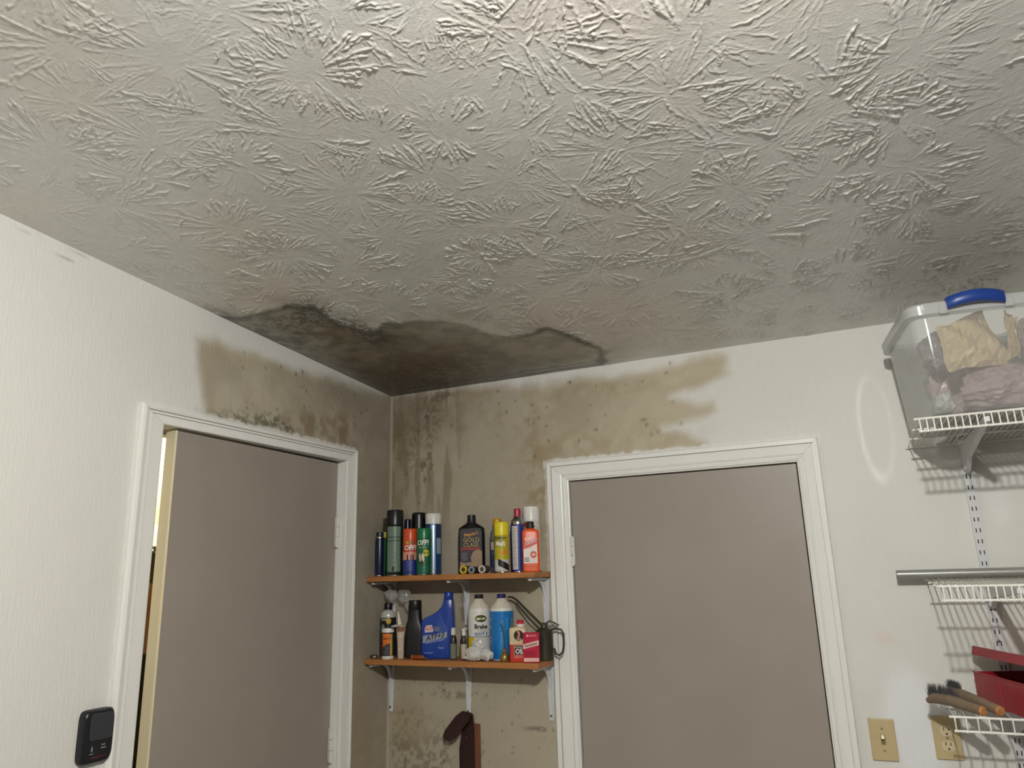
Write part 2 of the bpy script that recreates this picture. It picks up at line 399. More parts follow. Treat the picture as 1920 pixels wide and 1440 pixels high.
# ------------------------------------------------------------------ back wall (right in the photo) with its door opening
D2 = dict(x0=.805, x1=1.616, z1=2.029)          # visible opening of the door in the back wall
D1 = dict(y0=-1.152, y1=-.3065, z1=2.139)      # visible opening of the door in the left wall
def spots(col, U, V, seed, n, u0, u1, v0, v1, rmin, rmax, c, a):
    rng = np.random.default_rng(seed)
    for k in range(n):
        cu, cv, rr = rng.uniform(u0, u1), rng.uniform(v0, v1), rng.uniform(rmin, rmax)
        col = mixc(col, c, blob(U, V, cu, cv, rr, rr * rng.uniform(.8, 1.4), 1.2) * a * rng.uniform(.5, 1))
    return col
def back_color(X, Z):
    n1 = fbm(X, Z, 6, 101); n2 = fbm(X, Z, 25, 111); n3 = fbm(X, Z, 70, 121, 3)
    st = fbm(X * 6, Z * .8, 6, 131); wx = fbm(X, Z, 8, 141) - .5; wz = fbm(X, Z, 8, 151) - .5
    col = np.broadcast_to(WHITE, X.shape + (3,)).copy()
    col = col * (1 - .035 * sstep(.4, .7, fbm(X, Z, 2.5, 161)))[..., None]
    px = X + .06 * wx; pz = Z + .05 * wz
    poly = [(-.1, 2.46), (.45, 2.445), (.62, 2.43), (.85, 2.42), (1.1, 2.415), (1.30, 2.435), (1.425, 2.435), (1.43, 2.36), (1.33, 2.325), (1.22, 2.305), (1.28, 2.285),
            (1.355, 2.262), (1.36, 2.225), (1.25, 2.20), (1.18, 2.19), (1.25, 2.165), (1.33, 2.125), (1.34, 2.08), (.74, 2.02), (.74, .5), (-.1, .5)]
    sd = poly_sd(px, pz, poly)
    ins = sstep(-.02, .035, sd)
    tan = mixc(np.broadcast_to(np.array((.475, .415, .285)), X.shape + (3,)), (.39, .325, .21), sstep(.35, .65, n1))
    tan = mixc(tan, (.40, .345, .25), (1 - sstep(.45, .85, X)))
    tan = mixc(tan, (.545, .485, .345), sstep(.95, 1.3, X) * .8)
    a = ins * (.80 + .20 * n2)
    col = col * (1 - a[..., None]) + tan * a[..., None]
    # lower part below the shelves is greyer
    low = (1 - sstep(1.3, 1.75, Z)) * ins
    col = mixc(col, (.45, .405, .305), low * .55)
    band = np.exp(-((sd - .025) / .022) ** 2) * sstep(.8, 1.0, X); col = mixc(col, (.45, .37, .235), band * .35)
    drip = sstep(.44, .62, st) * (1 - sstep(.28, .40, X)) * sstep(1.75, 2.05, Z)
    col = mixc(col, (.20, .155, .095), drip * .55)
    cb = blob(px, pz, .12, 2.36, .24, .12, 1.4); col = mixc(col, (.20, .155, .10), cb * .55 * (.4 + n2))
    c2 = blob(px, pz, .045, 2.14, .05, .34, 1.4); col = mixc(col, (.21, .165, .10), c2 * .55 * (.4 + n2))
    for (bx, bz, rx, rz, al) in ((.20, 2.35, .055, .09, .6), (.105, 2.25, .03, .16, .4), (.155, 2.135, .018, .03, .8), (.19, 2.14, .012, .06, .6), (.19, 2.22, .02, .05, .5), (.26, 2.42, .05, .02, .8)):
        col = mixc(col, (.13, .105, .07), blob(px, pz, bx, bz, rx, rz, 1.3) * sstep(.40, .58, n3) * al)
    for (bx, bz, rx, rz, al) in ((.66, 2.12, .035, .22, .5), (.675, 2.0, .035, .12, .7), (.60, 2.30, .14, .03, .35), (.45, 2.42, .3, .03, .3), (.95, 2.16, .3, .05, .35), (1.0, 2.36, .25, .025, .3)):
        col = mixc(col, (.33, .235, .13), blob(px, pz, bx, bz, rx, rz, 1.5) * sstep(.35, .65, n2) * al)
    # grime below the lower shelf
    for (bx, bz, rx, rz, al) in ((.27, 1.265, .05, .018, .8), (.36, 1.258, .12, .012, .6), (.66, 1.158, .07, .008, .8), (.11, 1.16, .08, .035, .6), (.12, 1.02, .09, .09, .6), (.24, 1.05, .06, .10, .5), (.345, 1.57, .012, .06, .7), (.06, 1.07, .04, .05, .5)):
        col = mixc(col, (.16, .135, .095), blob(X, Z, bx, bz, rx, rz, 1.4) * sstep(.45, .60, n3) * al)
    br = blob(X, Z, .10, 1.14, .085, .10, 1.0); col = mixc(col, (.34, .265, .155), br * .45)
    col = spots(col, X, Z, 5, 46, .02, 1.3, 2.1, 2.43, .003, .007, (.12, .10, .07), .8)
    col = spots(col, X, Z, 6, 34, .02, .7, 1.0, 1.32, .003, .006, (.14, .12, .09), .7)
    col = spots(col, X, Z, 7, 14, .10, .24, 1.85, 2.35, .004, .010, (.11, .09, .06), .8)
    # fresh white paint brushed past the casing
    e = np.minimum(np.where((X < .722) & (Z < 2.10), .722 - X, 9), np.where((X > .70) & (X < 1.70) & (Z > 2.08), Z - 2.103, 9))
    fr = 1 - sstep(.006, .016, e - .022 * (fbm(X, Z, 60, 171, 3) - .45)); fr = fr * (np.where(X < .722, .75 * sstep(1.5, 1.75, Z), 1))
    col = mixc(col, (.80, .80, .76), np.clip(fr, 0, 1) * .9)
    # corner bead
    col = mixc(col, (.52, .48, .38), (1 - sstep(.006, .012, X)) * .8)
    # paint variations on the right: a glossy oval smear, its lamp sheen painted pale, and filled patches
    dd = np.sqrt(((X - 1.865) / .046) ** 2 + ((Z - 2.12) / .165) ** 2); ring = np.exp(-((dd + .12 * wx - 1) / .11) ** 2) * (1 - .65 * sstep(1.855, 1.885, X)) * (.55 + .9 * (n2 - .2)) * (1 - .7 * sstep(2.2, 2.3, Z))
    col = mixc(col, (.95, .94, .90), np.clip(ring * 1.3, 0, 1) * .85)
    col = mixc(col, (.82, .81, .77), blob(X, Z, 2.16, 1.85, .03, .05, 1.4) * .7)
    wp = blob(X, Z, 1.84, 1.23, .075, .16, .7); col = mixc(col, (.84, .86, .88), wp * .75)
    ch = blob(X, Z, 1.80, 1.475, .022, .018, 1.0); col = mixc(col, (.74, .66, .58), ch * .6)
    return np.clip(col, .01, 1)
us = lines((0, .75, .005), (.75, 1.75, .008), (1.75, 2.5, .008), (2.5, ROOM_X, .5)); us = np.array(sorted(set(us.tolist() + [D2['x0'] - .02, D2['x1'] + .02])))
vs = lines((0, .9, .3), (.9, 1.75, .006), (1.75, H, .005)); vs = np.array(sorted(set(vs.tolist() + [round(D2['z1'] + .02, 5)])))
def back_pt(U, V):
    zt = ceil_z(U, 0 * U); Z = np.where(V > 2.3, 2.3 + (V - 2.3) * (zt - 2.3 + .004) / (H - 2.3), V)
    return np.stack([U, .0012 * (fbm(U, V, 3, 201, 3) - .5), Z], -1)
me = grid_mesh('wall_back', us, vs, back_pt, keep=lambda u, v: ~((u > D2['x0'] - .02) & (u < D2['x1'] + .02) & (v < D2['z1'] + .02)), color=back_color)
m_wall = mat('wall_paint', (225, 223, 214), rough=.55, spec=.35, attr='albedo', noise=.012, nscale=60, bump=.55, bscale=150, stretch=(1, 1, .22))
wall_back = struct(obj('wall_back', me, m_wall, smooth=True), 'white painted wall with tan damp stains above the door')

# ------------------------------------------------------------------ left wall
def left_color(Y, Z):
    n1 = fbm(Y, Z, 6, 301); n2 = fbm(Y, Z, 25, 311); n3 = fbm(Y, Z, 80, 321, 3)
    wx = fbm(Y, Z, 8, 341) - .5; wz = fbm(Y, Z, 8, 351) - .5
    col = np.broadcast_to(WHITE, Y.shape + (3,)).copy()
    col = col * (1 - .03 * sstep(.4, .7, fbm(Y, Z, 2.5, 361)))[..., None]
    py = Y + .05 * wx; pz = Z + .045 * wz
    poly = [(-1.06, 2.42), (-1.03, 2.25), (-1.0, 2.16), (-.3, 2.10), (-.25, .4), (.1, .4), (.1, 2.5), (-.1, 2.47), (-.3, 2.455), (-.5, 2.46), (-.7, 2.45), (-.85, 2.445), (-.98, 2.445)]
    sd = poly_sd(py, pz, poly); ins = sstep(-.015, .04, sd)
    tan = mixc(np.broadcast_to(np.array((.475, .42, .305)), Y.shape + (3,)), (.375, .32, .225), sstep(.35, .65, n1))
    tan = mixc(tan, (.29, .248, .18), sstep(-.6, -.12, Y) * .8)
    a = ins * (.78 + .22 * n2); col = col * (1 - a[..., None]) + tan * a[..., None]
    band = np.exp(-((sd - .03) / .025) ** 2) * (Y < -.6); col = mixc(col, (.44, .365, .235), band * .4)
    green = blob(py, pz, -.80, 2.195, .19, .035, 1.3) + blob(py, pz, -.70, 2.215, .10, .035, 1.2)
    col = mixc(col, (.13, .135, .095), np.clip(green, 0, 1) * sstep(.38, .60, n3) * .85)
    brn = blob(py, pz, -.45, 2.235, .20, .06, 1.4) + blob(py, pz, -.32, 2.24, .05, .11, 1.2) * .7
    col = mixc(col, (.24, .165, .09), np.clip(brn, 0, 1) * sstep(.35, .65, n2) * .75)
    cor = blob(py, pz, -.35, 2.40, .16, .06, 1.4); col = mixc(col, (.28, .25, .18), cor * .5 * (.4 + n2))
    low = blob(py, pz, -.17, 1.12, .06, .2, 1.4); col = mixc(col, (.36, .26, .15), low * .35)
    col = spots(col, Y, Z, 15, 34, -1.0, -.05, 2.2, 2.45, .003, .006, (.12, .10, .07), .8)
    e = np.where((Y > -1.23) & (Y < -.235) & (Z > 2.16), Z - 2.19, 9); e = np.minimum(e, np.where((Y < -1.2) & (Z < 2.2), -1.226 - Y, 9))
    fr = 1 - sstep(.004, .012, e - .018 * (fbm(Y, Z, 60, 371, 3) - .5)); col = mixc(col, (.80, .80, .76), np.clip(fr, 0, 1) * .8)
    # cracks in the paint by the ceiling
    zc = H + TY * Y
    for (y0, y1, dz0, dz1) in ((-1.57, -1.46, .045, .035), (-1.50, -1.41, .012, .006), (-1.63, -1.56, .02, .012)):
        t = np.clip((Y - y0) / (y1 - y0), 0, 1); d = np.abs(Z - (zc - dz0 - (dz1 - dz0) * t)); col = mixc(col, (.25, .24, .21), (1 - sstep(.0005, .0035, d)) * ((Y > y0) & (Y < y1)) * np.clip(t * 1.2, 0, 1) * .6)
    col = mixc(col, (.50, .46, .37), (1 - sstep(.004, .010, -Y)) * .6)
    return np.clip(col, .01, 1)
us = lines((ROOM_Y, -2.4, .4), (-2.4, -1.7, .05), (-1.7, 0, .005)); us = np.array(sorted(set(us.tolist() + [D1['y0'] - .02, D1['y1'] + .02])))
vs = lines((0, .9, .3), (.9, 2.1, .008), (2.1, H, .005)); vs = np.array(sorted(set(vs.tolist() + [round(D1['z1'] + .02, 5)])))
def left_pt(U, V):
    zt = ceil_z(0, U); Z = np.where(V > 2.2, 2.2 + (V - 2.2) * (zt - 2.2 + .004) / (H - 2.2), V)
    return np.stack([.0012 * (fbm(U, V, 3, 401, 3) - .5), U, Z], -1)
def left_col_true(U, V):
    return left_color(U, left_pt(U, V)[..., 2])
me = grid_mesh('wall_left', us, vs, left_pt, keep=lambda u, v: ~((u > D1['y0'] - .02) & (u < D1['y1'] + .02) & (v < D1['z1'] + .02)), color=left_col_true, flip=True)
m_wall2 = mat('wall_paint_left', (225, 223, 214), rough=.5, spec=.35, attr='albedo', noise=.012, nscale=60, bump=.55, bscale=150, stretch=(1, 1, .22))
wall_left = struct(obj('wall_left', me, m_wall2, smooth=True), 'white painted wall with damp stain above the open door')

# the rest of the room
m_plain = mat('plain_wall', (150, 147, 140), rough=.6, noise=.03)
m_conc = mat('concrete', (140, 137, 131), rough=.8, noise=.15, nscale=6, bump=.2)
def quad(name, pts, material): return struct(obj(name, pyd(name, pts, [(0, 1, 2, 3)]), material))
quad('floor', [(0, 0, 0), (ROOM_X, 0, 0), (ROOM_X, ROOM_Y, 0), (0, ROOM_Y, 0)], m_conc)
quad('wall_right', [(ROOM_X, 0, 0), (ROOM_X, ROOM_Y, 0), (ROOM_X, ROOM_Y, ceil_z(ROOM_X, ROOM_Y)), (ROOM_X, 0, ceil_z(ROOM_X, 0))], m_plain)
quad('wall_front', [(0, ROOM_Y, 0), (ROOM_X, ROOM_Y, 0), (ROOM_X, ROOM_Y, ceil_z(ROOM_X, ROOM_Y)), (0, ROOM_Y, ceil_z(0, ROOM_Y))], m_plain)

# ------------------------------------------------------------------ ceiling lamp just above and behind the viewer: bare bulb in a lampholder
lamp = thing('ceiling_lamp', 'bare round bulb in a white porcelain ceiling lampholder', 'lamp', (1.82, -2.5, ceil_z(1.82, -2.5)))
m_porc = mat('porcelain', (235, 233, 226), rough=.25)
obj('lampholder', lathe([(.02, -.105), (.035, -.10), (.04, -.03), (.055, -.012), (.058, .0)], 24), m_porc, lamp, smooth=True)
m_glass = clear_plastic('bulb_glass', (1, 1, 1), .97, .05)
bs = [(.012, -.11), (.016, -.125)] + [(.034 * math.sin(t), -.178 + .034 * math.cos(t)) for t in np.linspace(.45, math.pi, 9)]
obj('bulb', lathe([(max(r, .0006), z) for r, z in bs][::-1], 20), m_glass, lamp, smooth=True)
ld = bpy.data.lights.new('bulb_light', 'POINT'); ld.energy = LAMP_POWER; ld.color = LAMP_COLOR; ld.shadow_soft_size = .028
lo = bpy.data.objects.new('bulb_light', ld); C.objects.link(lo); lo.parent = lamp; lo.location = (0, 0, -.178)

# ------------------------------------------------------------------ door casings
m_trim = mat('trim_paint', (240, 239, 233), rough=.36, noise=.015, nscale=25, bump=.10, bscale=60, stretch=(1, 1, .3))
PROF2 = [(0, -.0012), (0, .005), (.06, .007), (.08, .010), (.235, .0130), (.245, .0060), (.275, .0060), (.285, .0105), (.36, .0130), (.62, .0160), (.715, .0175), (.725, .0090), (.765, .0090), (.775, .0200), (.96, .0210), (1.0, .016), (1.0, -.002)]
PROF1 = [(0, -.0012), (0, .008), (.05, .010), (.50, .0125), (.51, .0065), (.54, .0065), (.55, .0135), (.67, .0135), (.68, .0075), (.71, .0075), (.72, .016), (.86, .019), (.95, .017), (1.0, .010), (1.0, -.002)]
def casing(name, label, prof, lo, hi, top, wl, wr, wt, tofn):
    """three mitred lengths of moulded casing; tofn(s, z, t) -> world point for run s, height z and thickness t"""
    t0 = thing(name, label, None, kind='structure')
    def piece(fa, fb):
        v = []; f = []; n = len(prof)
        for (o, t) in prof: v.append(tofn(*fa(o), t))
        for (o, t) in prof: v.append(tofn(*fb(o), t))
        for i in range(n - 1): f.append((i, i + 1, n + i + 1, n + i))
        f.append(tuple(range(n))); f.append(tuple(range(2 * n - 1, n - 1, -1)))
        bm = bmesh.new(); vv = [bm.verts.new(p) for p in v]
        for q in f: bm.faces.new([vv[i] for i in q])
        return bm
    obj('casing', piece(lambda o: (lo - o * wl, 0.0), lambda o: (lo - o * wl, top + o * wt)), m_trim, t0)
    obj('casing', piece(lambda o: (lo - o * wl + .0013, top + o * wt), lambda o: (hi + o * wr - .0006, top + o * wt)), m_trim, t0)
    obj('casing', piece(lambda o: (hi + o * wr, top + o * wt), lambda o: (hi + o * wr, 0.0)), m_trim, t0)
    return t0
tr2 = casing('trim_2', 'white moulded casing around the closed door', PROF2, D2['x0'], D2['x1'], D2['z1'], .084, .072, .075, lambda s, z, t: (s, -t, z))
tr1 = casing('trim_1', 'white casing around the door standing ajar', PROF1, D1['y0'], D1['y1'], D1['z1'], .080, .060, .049, lambda s, z, t: (t, s, z))
# jambs
m_jamb = mat('jamb_paint', (238, 237, 230), rough=.42, noise=.015)
def jamb(parent, lo, hi, top, tofn, d0, d1):
    for a, b, z0, z1 in ((lo - .02, lo, 0, top), (hi, hi + .02, 0, top), (lo - .02, hi + .02, top, top + .02)):
        p = [tofn(s, z, t) for s in (a, b) for z in (z0, z1) for t in (d0, d1)]
        lo_ = [min(q[i] for q in p) for i in range(3)]; hi_ = [max(q[i] for q in p) for i in range(3)]
        obj('jamb', box_bm(lo_[0], hi_[0], lo_[1], hi_[1], lo_[2], hi_[2]), m_jamb, parent)
    for a, b, z0, z1 in ((lo, lo + .011, 0, top), (hi - .011, hi, 0, top), (lo + .011, hi - .011, top - .011, top)):   # door stops behind the slab
        p = [tofn(s, z, t) for s in (a, b) for z in (z0, z1) for t in (-.070, -.115)]
        lo_ = [min(q[i] for q in p) for i in range(3)]; hi_ = [max(q[i] for q in p) for i in range(3)]
        obj('door_stop', box_bm(lo_[0], hi_[0], lo_[1], hi_[1], lo_[2], hi_[2]), m_jamb, parent)
jamb(tr2, D2['x0'], D2['x1'], D2['z1'], lambda s, z, t: (s, -t, z), -.002, -.13)
jamb(tr1, D1['y0'], D1['y1'], D1['z1'], lambda s, z, t: (t, s, z), -.002, -.13)
# wall core behind the openings so that no light leaks round the frames
m_door = mat('door_taupe', (157, 148, 138), rough=.42, noise=.04, nscale=5, bump=.08, bscale=120, spec=.45)
m_edge = mat('door_edge_cream', (214, 205, 178), rough=.5, noise=.05, nscale=15, stretch=(1, 1, .1))
m_hinge = mat('hinge_painted', (222, 221, 212), rough=.4, bump=.15)
def hinge(parent, x, y, z, h=.1, leaf=(0, 0)):
    hg = obj('hinge', box_bm(x + leaf[0] - .002, x + leaf[0] + .002 + leaf[1], y - .002, y + .002, z, z + h, .0008, 1), m_hinge, parent)
    for k in range(3):
        z0 = z + h * k / 3 + .0008
        obj('knuckle', tube([(x, y, z0), (x, y, z0 + h / 3 - .0016)], .0065, 12), m_hinge, hg, smooth=True)
    obj('hinge_pin', lathe([(.004, z - .006), (.0065, z - .004), (.0065, z + .001), (.004, z + .002)], 12), m_hinge, hg, loc=(x, y, 0))
    return hg
# door in the back wall, closed
door2 = struct(obj('door_2', box_bm(D2['x0'] + .004, D2['x1'] - .004, .004, .046, .012, D2['z1'] - .004, .0015, 1), m_door), 'closed taupe flush door under the stained wall')
for z in (1.7205, .978): hinge(door2, D2['x0'] + .002, -.004, z, .102, (.004, .004))
tag(obj('door_knob', lathe([(.012, 0), (.012, .03), (.028, .045), (.03, .06), (.02, .072)], 20), mat('brass', (190, 160, 90), rough=.3, metal=1), door2), 'brass knob')
k = door2.children[-1]; k.rotation_euler = (math.pi / 2, 0, 0); k.location = (D2['x1'] - .07, .004, .95)
# door in the left wall, ajar
piv = (-.034, -.3080)
door1 = thing('door_1', 'taupe flush door standing slightly ajar with cream edge', None, (piv[0], piv[1], 0), math.radians(2.0), kind='structure')
W1 = .784
obj('slab', box_bm(-.042, 0, -W1, -.0005, .115, 2.132, .0012, 1), m_door, door1)
obj('edge_strip', box_bm(-.0415, -.0015, -W1 - .0015, -W1, .116, 2.133), m_edge, door1)
obj('edge_bead', box_bm(-.007, .0006, -W1 - .0022, -W1 + .001, .116, 2.133, .0006, 1), mat('bead_cream', (232, 220, 188), rough=.4), door1)
for z in (1.815, 1.073): hinge(door1, .010, -.006, z, .108, (-.009, .002))

# ------------------------------------------------------------------ the room beyond the ajar door
m_yel = mat('hall_yellow', (252, 236, 160), rough=.6, noise=.02)
m_hwhite = mat('hall_white', (240, 238, 230), rough=.5, noise=.02)
HX = -2.1; HZ = .10; HC = 2.72; HY0 = -1.6; HY1 = 1.3
quad('wall_hall_far', [(HX, HY0, HZ), (HX, HY1, HZ), (HX, HY1, HC), (HX, HY0, HC)], m_yel)
quad('wall_hall_side', [(HX, HY1, HZ), (-.13, HY1, HZ), (-.13, HY1, HC), (HX, HY1, HC)], m_yel)
quad('wall_hall_near', [(HX, HY0, HZ), (-.13, HY0, HZ), (-.13, HY0, HC), (HX, HY0, HC)], m_yel)
quad('ceiling_hall', [(HX, HY0, HC), (HX, HY1, HC), (-.13, HY1, HC), (-.13, HY0, HC)], m_hwhite)
quad('floor_hall', [(HX, HY0, HZ), (0, HY0, HZ), (0, HY1, HZ), (HX, HY1, HZ)], mat('hall_floor', (150, 120, 90), rough=.4, noise=.1))
# back of the left wall towards the hall
def hall_back():
    v = []; f = []
    for (y0, y1, z0, z1) in ((HY0, D1['y0'] - .02, HZ, HC), (D1['y1'] + .02, HY1, HZ, HC), (D1['y0'] - .02, D1['y1'] + .02, D1['z1'] + .02, HC)):
        b = len(v); v += [(-.13, y0, z0), (-.13, y1, z0), (-.13, y1, z1), (-.13, y0, z1)]; f.append((b, b + 1, b + 2, b + 3))
    return pyd('wall_hall_back', v, f)
struct(obj('wall_hall_back', hall_back(), m_yel))
# white wainscot panel on the far hall wall
pan = struct(obj('trim_3', box_bm(HX, HX + .02, HY0, HY1, HZ, 2.04, .003, 1), m_hwhite), 'white panelling on the yellow hall wall')
hl = thing('hall_lamp', 'round white ceiling lamp in the yellow hall', 'lamp', (-1.75, .45, HC))
obj('lamp_base', lathe([(.09, -.02), (.10, -.01), (.10, 0)], 24), m_porc, hl, smooth=True)
obj('lamp_globe', lathe([(.001, -.11), (.05, -.10), (.08, -.06), (.085, -.02)], 24), m_glass, hl, smooth=True)
ld = bpy.data.lights.new('hall_light', 'POINT'); ld.energy = HALL_POWER; ld.color = (1, .93, .78); ld.shadow_soft_size = .04
lo = bpy.data.objects.new('hall_light', ld); C.objects.link(lo); lo.parent = hl; lo.location = (0, 0, -.06)

# a person standing in the hall just behind the door, seen as a sliver through the gap
def skin_mesh(name, verts, edges, radii, root, sub=1):
    me = bpy.data.meshes.new(name); me.from_pydata(verts, edges, []); me.update()
    o = bpy.data.objects.new(name, me); C.objects.link(o)
    md = o.modifiers.new('skin', 'SKIN'); md.use_smooth_shade = True
    if not me.skin_vertices: me.skin_vertices.new()
    for i, r in enumerate(radii):
        me.skin_vertices[0].data[i].radius = (r, r) if not isinstance(r, tuple) else r
        me.skin_vertices[0].data[i].use_root = (i == root)
    sb = o.modifiers.new('sub', 'SUBSURF'); sb.levels = sub; sb.render_levels = sub
    dg = bpy.context.evaluated_depsgraph_get(); m2 = bpy.data.meshes.new_from_object(o.evaluated_get(dg))
    bpy.data.objects.remove(o); return m2
person = thing('person', 'person in black shirt with dark hair glimpsed through the door gap', 'person', (-.58, -.655, HZ), math.radians(-12)); person.scale = (.965, .965, .965)
# local frame: x forward, y left, z up; 1.76 m tall
sv = [(0, 0, .94), (0, 0, 1.10), (.01, 0, 1.28), (0, 0, 1.42), (.005, 0, 1.50), (.02, 0, 1.56), (.025, 0, 1.64), (.015, 0, 1.70)]
se = [(i, i + 1) for i in range(7)]; sr = [(.15, .11), (.14, .10), (.155, .11), (.12, .09), .055, .062, (.078, .09), .065]
def limb(pts, rs, base):
    global sv, se, sr
    prev = base
    for p, r in zip(pts, rs):
        sv.append(p); sr.append(r); se.append((prev, len(sv) - 1)); prev = len(sv) - 1
    return prev
for s in (-1, 1):
    limb([(0, s * .10, .86), (.01, s * .11, .50), (-.01, s * .11, .10), (.04, s * .115, .04), (.17, s * .125, .025)], [.088, .058, .040, .040, .028], 0)
    h = limb([(0, s * .13, 1.42), (-.01, s * .19, 1.38), (-.02, s * .22, 1.12), (.03, s * .23, .88), (.045, s * .23, .82), (.05, s * .23, .785)], [.065, .055, .042, .030, .026, .024], 3)
    for k, (dy, ln) in enumerate(((-.024, .070), (-.008, .080), (.008, .076), (.023, .060))):
        limb([(.052 + .004 * k, s * .23 + dy * .9, .765), (.058, s * .23 + dy, .765 - ln * .5), (.05, s * .23 + dy, .765 - ln)], [.010, .009, .008], h)
    limb([(.07, s * .23 - s * .02, .80), (.085, s * .225 - s * .025, .765), (.085, s * .225 - s * .025, .74)], [.011, .010, .009], h - 1)
skin_c = mat('skin', (136, 98, 86), rough=.5)
obj('body', skin_mesh('body', sv, se, sr, 0), skin_c, person)
blk = mat('black_shirt', (18, 18, 20), rough=.85, bump=.2, bscale=300)
tv = [(0, 0, .90), (0, 0, 1.10), (.01, 0, 1.28), (0, 0, 1.42), (.003, 0, 1.485), (.008, 0, 1.525)]; te = [(i, i + 1) for i in range(5)]; trr = [(.17, .13), (.158, .12), (.172, .13), (.138, .11), .074, .068]
for s in (-1, 1):
    b = 3
    for p, r in (((0, s * .13, 1.42), .078), ((-.01, s * .19, 1.38), .068), ((-.020, s * .220, 1.12), .056), ((.026, s * .230, .90), .042)):
        tv.append(p); trr.append(r); te.append((b, len(tv) - 1)); b = len(tv) - 1
obj('shirt', skin_mesh('shirt', tv, te, trr, 0), blk, person)
pv = [(0, 0, .95), (0, 0, .90)]; pe = [(0, 1)]; prr = [(.162, .122), (.165, .125)]
for s in (-1, 1):
    b = 1
    for p, r in (((0, s * .10, .84), .10), ((.01, s * .11, .50), .072), ((-.01, s * .11, .10), .060)):
        pv.append(p); prr.append(r); pe.append((b, len(pv) - 1)); b = len(pv) - 1
obj('trousers', skin_mesh('trousers', pv, pe, prr, 0), mat('dark_denim', (32, 36, 48), rough=.8), person)
# face details and hair
hd = bmesh.new(); bmesh.ops.create_uvsphere(hd, u_segments=24, v_segments=16, radius=1)
for v in hd.verts:
    x, y, z = v.co; f = max(0, x)
    v.co = Vector((.018 + x * .098, y * .080, 1.655 + z * .118 - .0 * f))
    if z < -.2: v.co.y *= 1 + .35 * (z + .2); v.co.x += .012 * f
    if x > .9 and -.35 < z < .1: v.co.x += .022 * (1 - abs(y) * 2.2) * (1 if z < -.05 else .4)
obj('head', hd, skin_c, person, smooth=True)
hr = bmesh.new(); bmesh.ops.create_uvsphere(hr, u_segments=28, v_segments=18, radius=1)
for v in list(hr.verts):
    x, y, z = v.co; n = .006 * math.sin(9 * y + 14 * z) + .004 * math.sin(23 * x + 11 * y)
    v.co = Vector((.004 + x * (.112 + n), y * (.094 + n), 1.668 + z * (.122 + n)))
bmesh.ops.delete(hr, geom=[v for v in hr.verts if v.co.x > .05 and v.co.z < 1.64 or v.co.z < 1.56], context='VERTS')
obj('hair', hr, mat('dark_hair', (30, 24, 20), rough=.45, bump=.5, bscale=90, stretch=(1, 1, .1)), person, smooth=True)
m_eye = mat('eye', (40, 30, 25), rough=.2)
for s in (-1, 1):
    obj('eye', lathe([(.001, -.008), (.009, -.005), (.012, 0), (.009, .005), (.001, .008)], 12), m_eye, person, loc=(.108, s * .031, 1.66))
    obj('ear', lathe([(.004, -.03), (.012, -.015), (.015, .005), (.010, .028)], 10, .6, .5), skin_c, person, loc=(.01, s * .083, 1.65))
obj('mouth', box_bm(.100, .1085, -.022, .022, 1.592, 1.599, .002, 1), mat('lips', (170, 96, 88), rough=.5), person)

# ------------------------------------------------------------------ wooden shelves on steel brackets
m_wood = mat('pine_edge', (176, 116, 62), rough=.55, noise=.16, nscale=9, bump=.12, bscale=40, stretch=(.8, 6, 9))
m_brk = mat('bracket_white', (218, 220, 222), rough=.35, noise=.03)
ZU, ZL = 1.700, 1.397
def wood_shelf(z, x1, label):
    o = obj('wooden_shelf', box_bm(.004, x1, -.162, -.0015, z - .0195, z, .0015, 2), m_wood); return tag(o, label, 'shelf', 'wooden corner shelves')
wood_shelf(ZU, .7195, 'upper wooden shelf board in the corner, holding spray cans')
wood_shelf(ZL, .7235, 'lower wooden shelf board in the corner, holding oil cans and jug')
# stamped steel bracket: top at z = 0 (underside of the board), wall at y = 0, arm towards -y
def tapered(path, w0, w1, prof):
    """strip with a pressed cross-section prof [(u -1..1, lift)] swept along path [(y, z)]; lift is along the outward normal"""
    v = []; f = []; n = len(path); m = len(prof)
    for i, (y, z) in enumerate(path):
        a = path[max(i - 1, 0)]; b = path[min(i + 1, n - 1)]; ty, tz = b[0] - a[0], b[1] - a[1]; l = math.hypot(ty, tz); ny, nz = -tz / l, ty / l
        w = (w0 + (w1 - w0) * i / (n - 1)) / 2
        for (u_, h_) in prof: v.append((u_ * w, y + ny * h_, z + nz * h_))
    for i in range(n - 1):
        for k in range(m): f.append((i * m + k, i * m + (k + 1) % m, (i + 1) * m + (k + 1) % m, (i + 1) * m + k))
    f.append(tuple(range(m))); f.append(tuple((n - 1) * m + k for k in range(m - 1, -1, -1)))
    bm = bmesh.new(); vv = [bm.verts.new(p) for p in v]
    for q in f: bm.faces.new([vv[i] for i in q])
    bmesh.ops.recalc_face_normals(bm, faces=bm.faces); me_ = bpy.data.meshes.new('plate'); bm.to_mesh(me_); bm.free(); me_.materials.append(m_brk); return me_
SEC = [(-1, 0), (-1, .003), (-.62, .003), (-.45, .0085), (.45, .0085), (.62, .003), (1, .003), (1, 0)]
leg_me = tapered([(-.001, -.188), (-.001, -.10), (-.001, -.022), (-.001, -.004)], .016, .034, SEC)
arm_me = tapered([(-.001, -.001), (-.05, -.001), (-.145, -.001)], .034, .020, [(u_, h_) for u_, h_ in SEC])
rib = [(-.008, -.085), (-.012, -.055), (-.020, -.034), (-.034, -.020), (-.060, -.010)]
rib_me = tube([(0, y, z) for y, z in rib], [.004, .007, .008, .007, .003], 8); rib_me.materials.append(m_brk)
screw_me = lathe([(.0045, 0), (.004, .0015), (.001, .002)], 10); screw_me.materials.append(mat('screw_steel', (120, 115, 105), rough=.4, metal=.8))
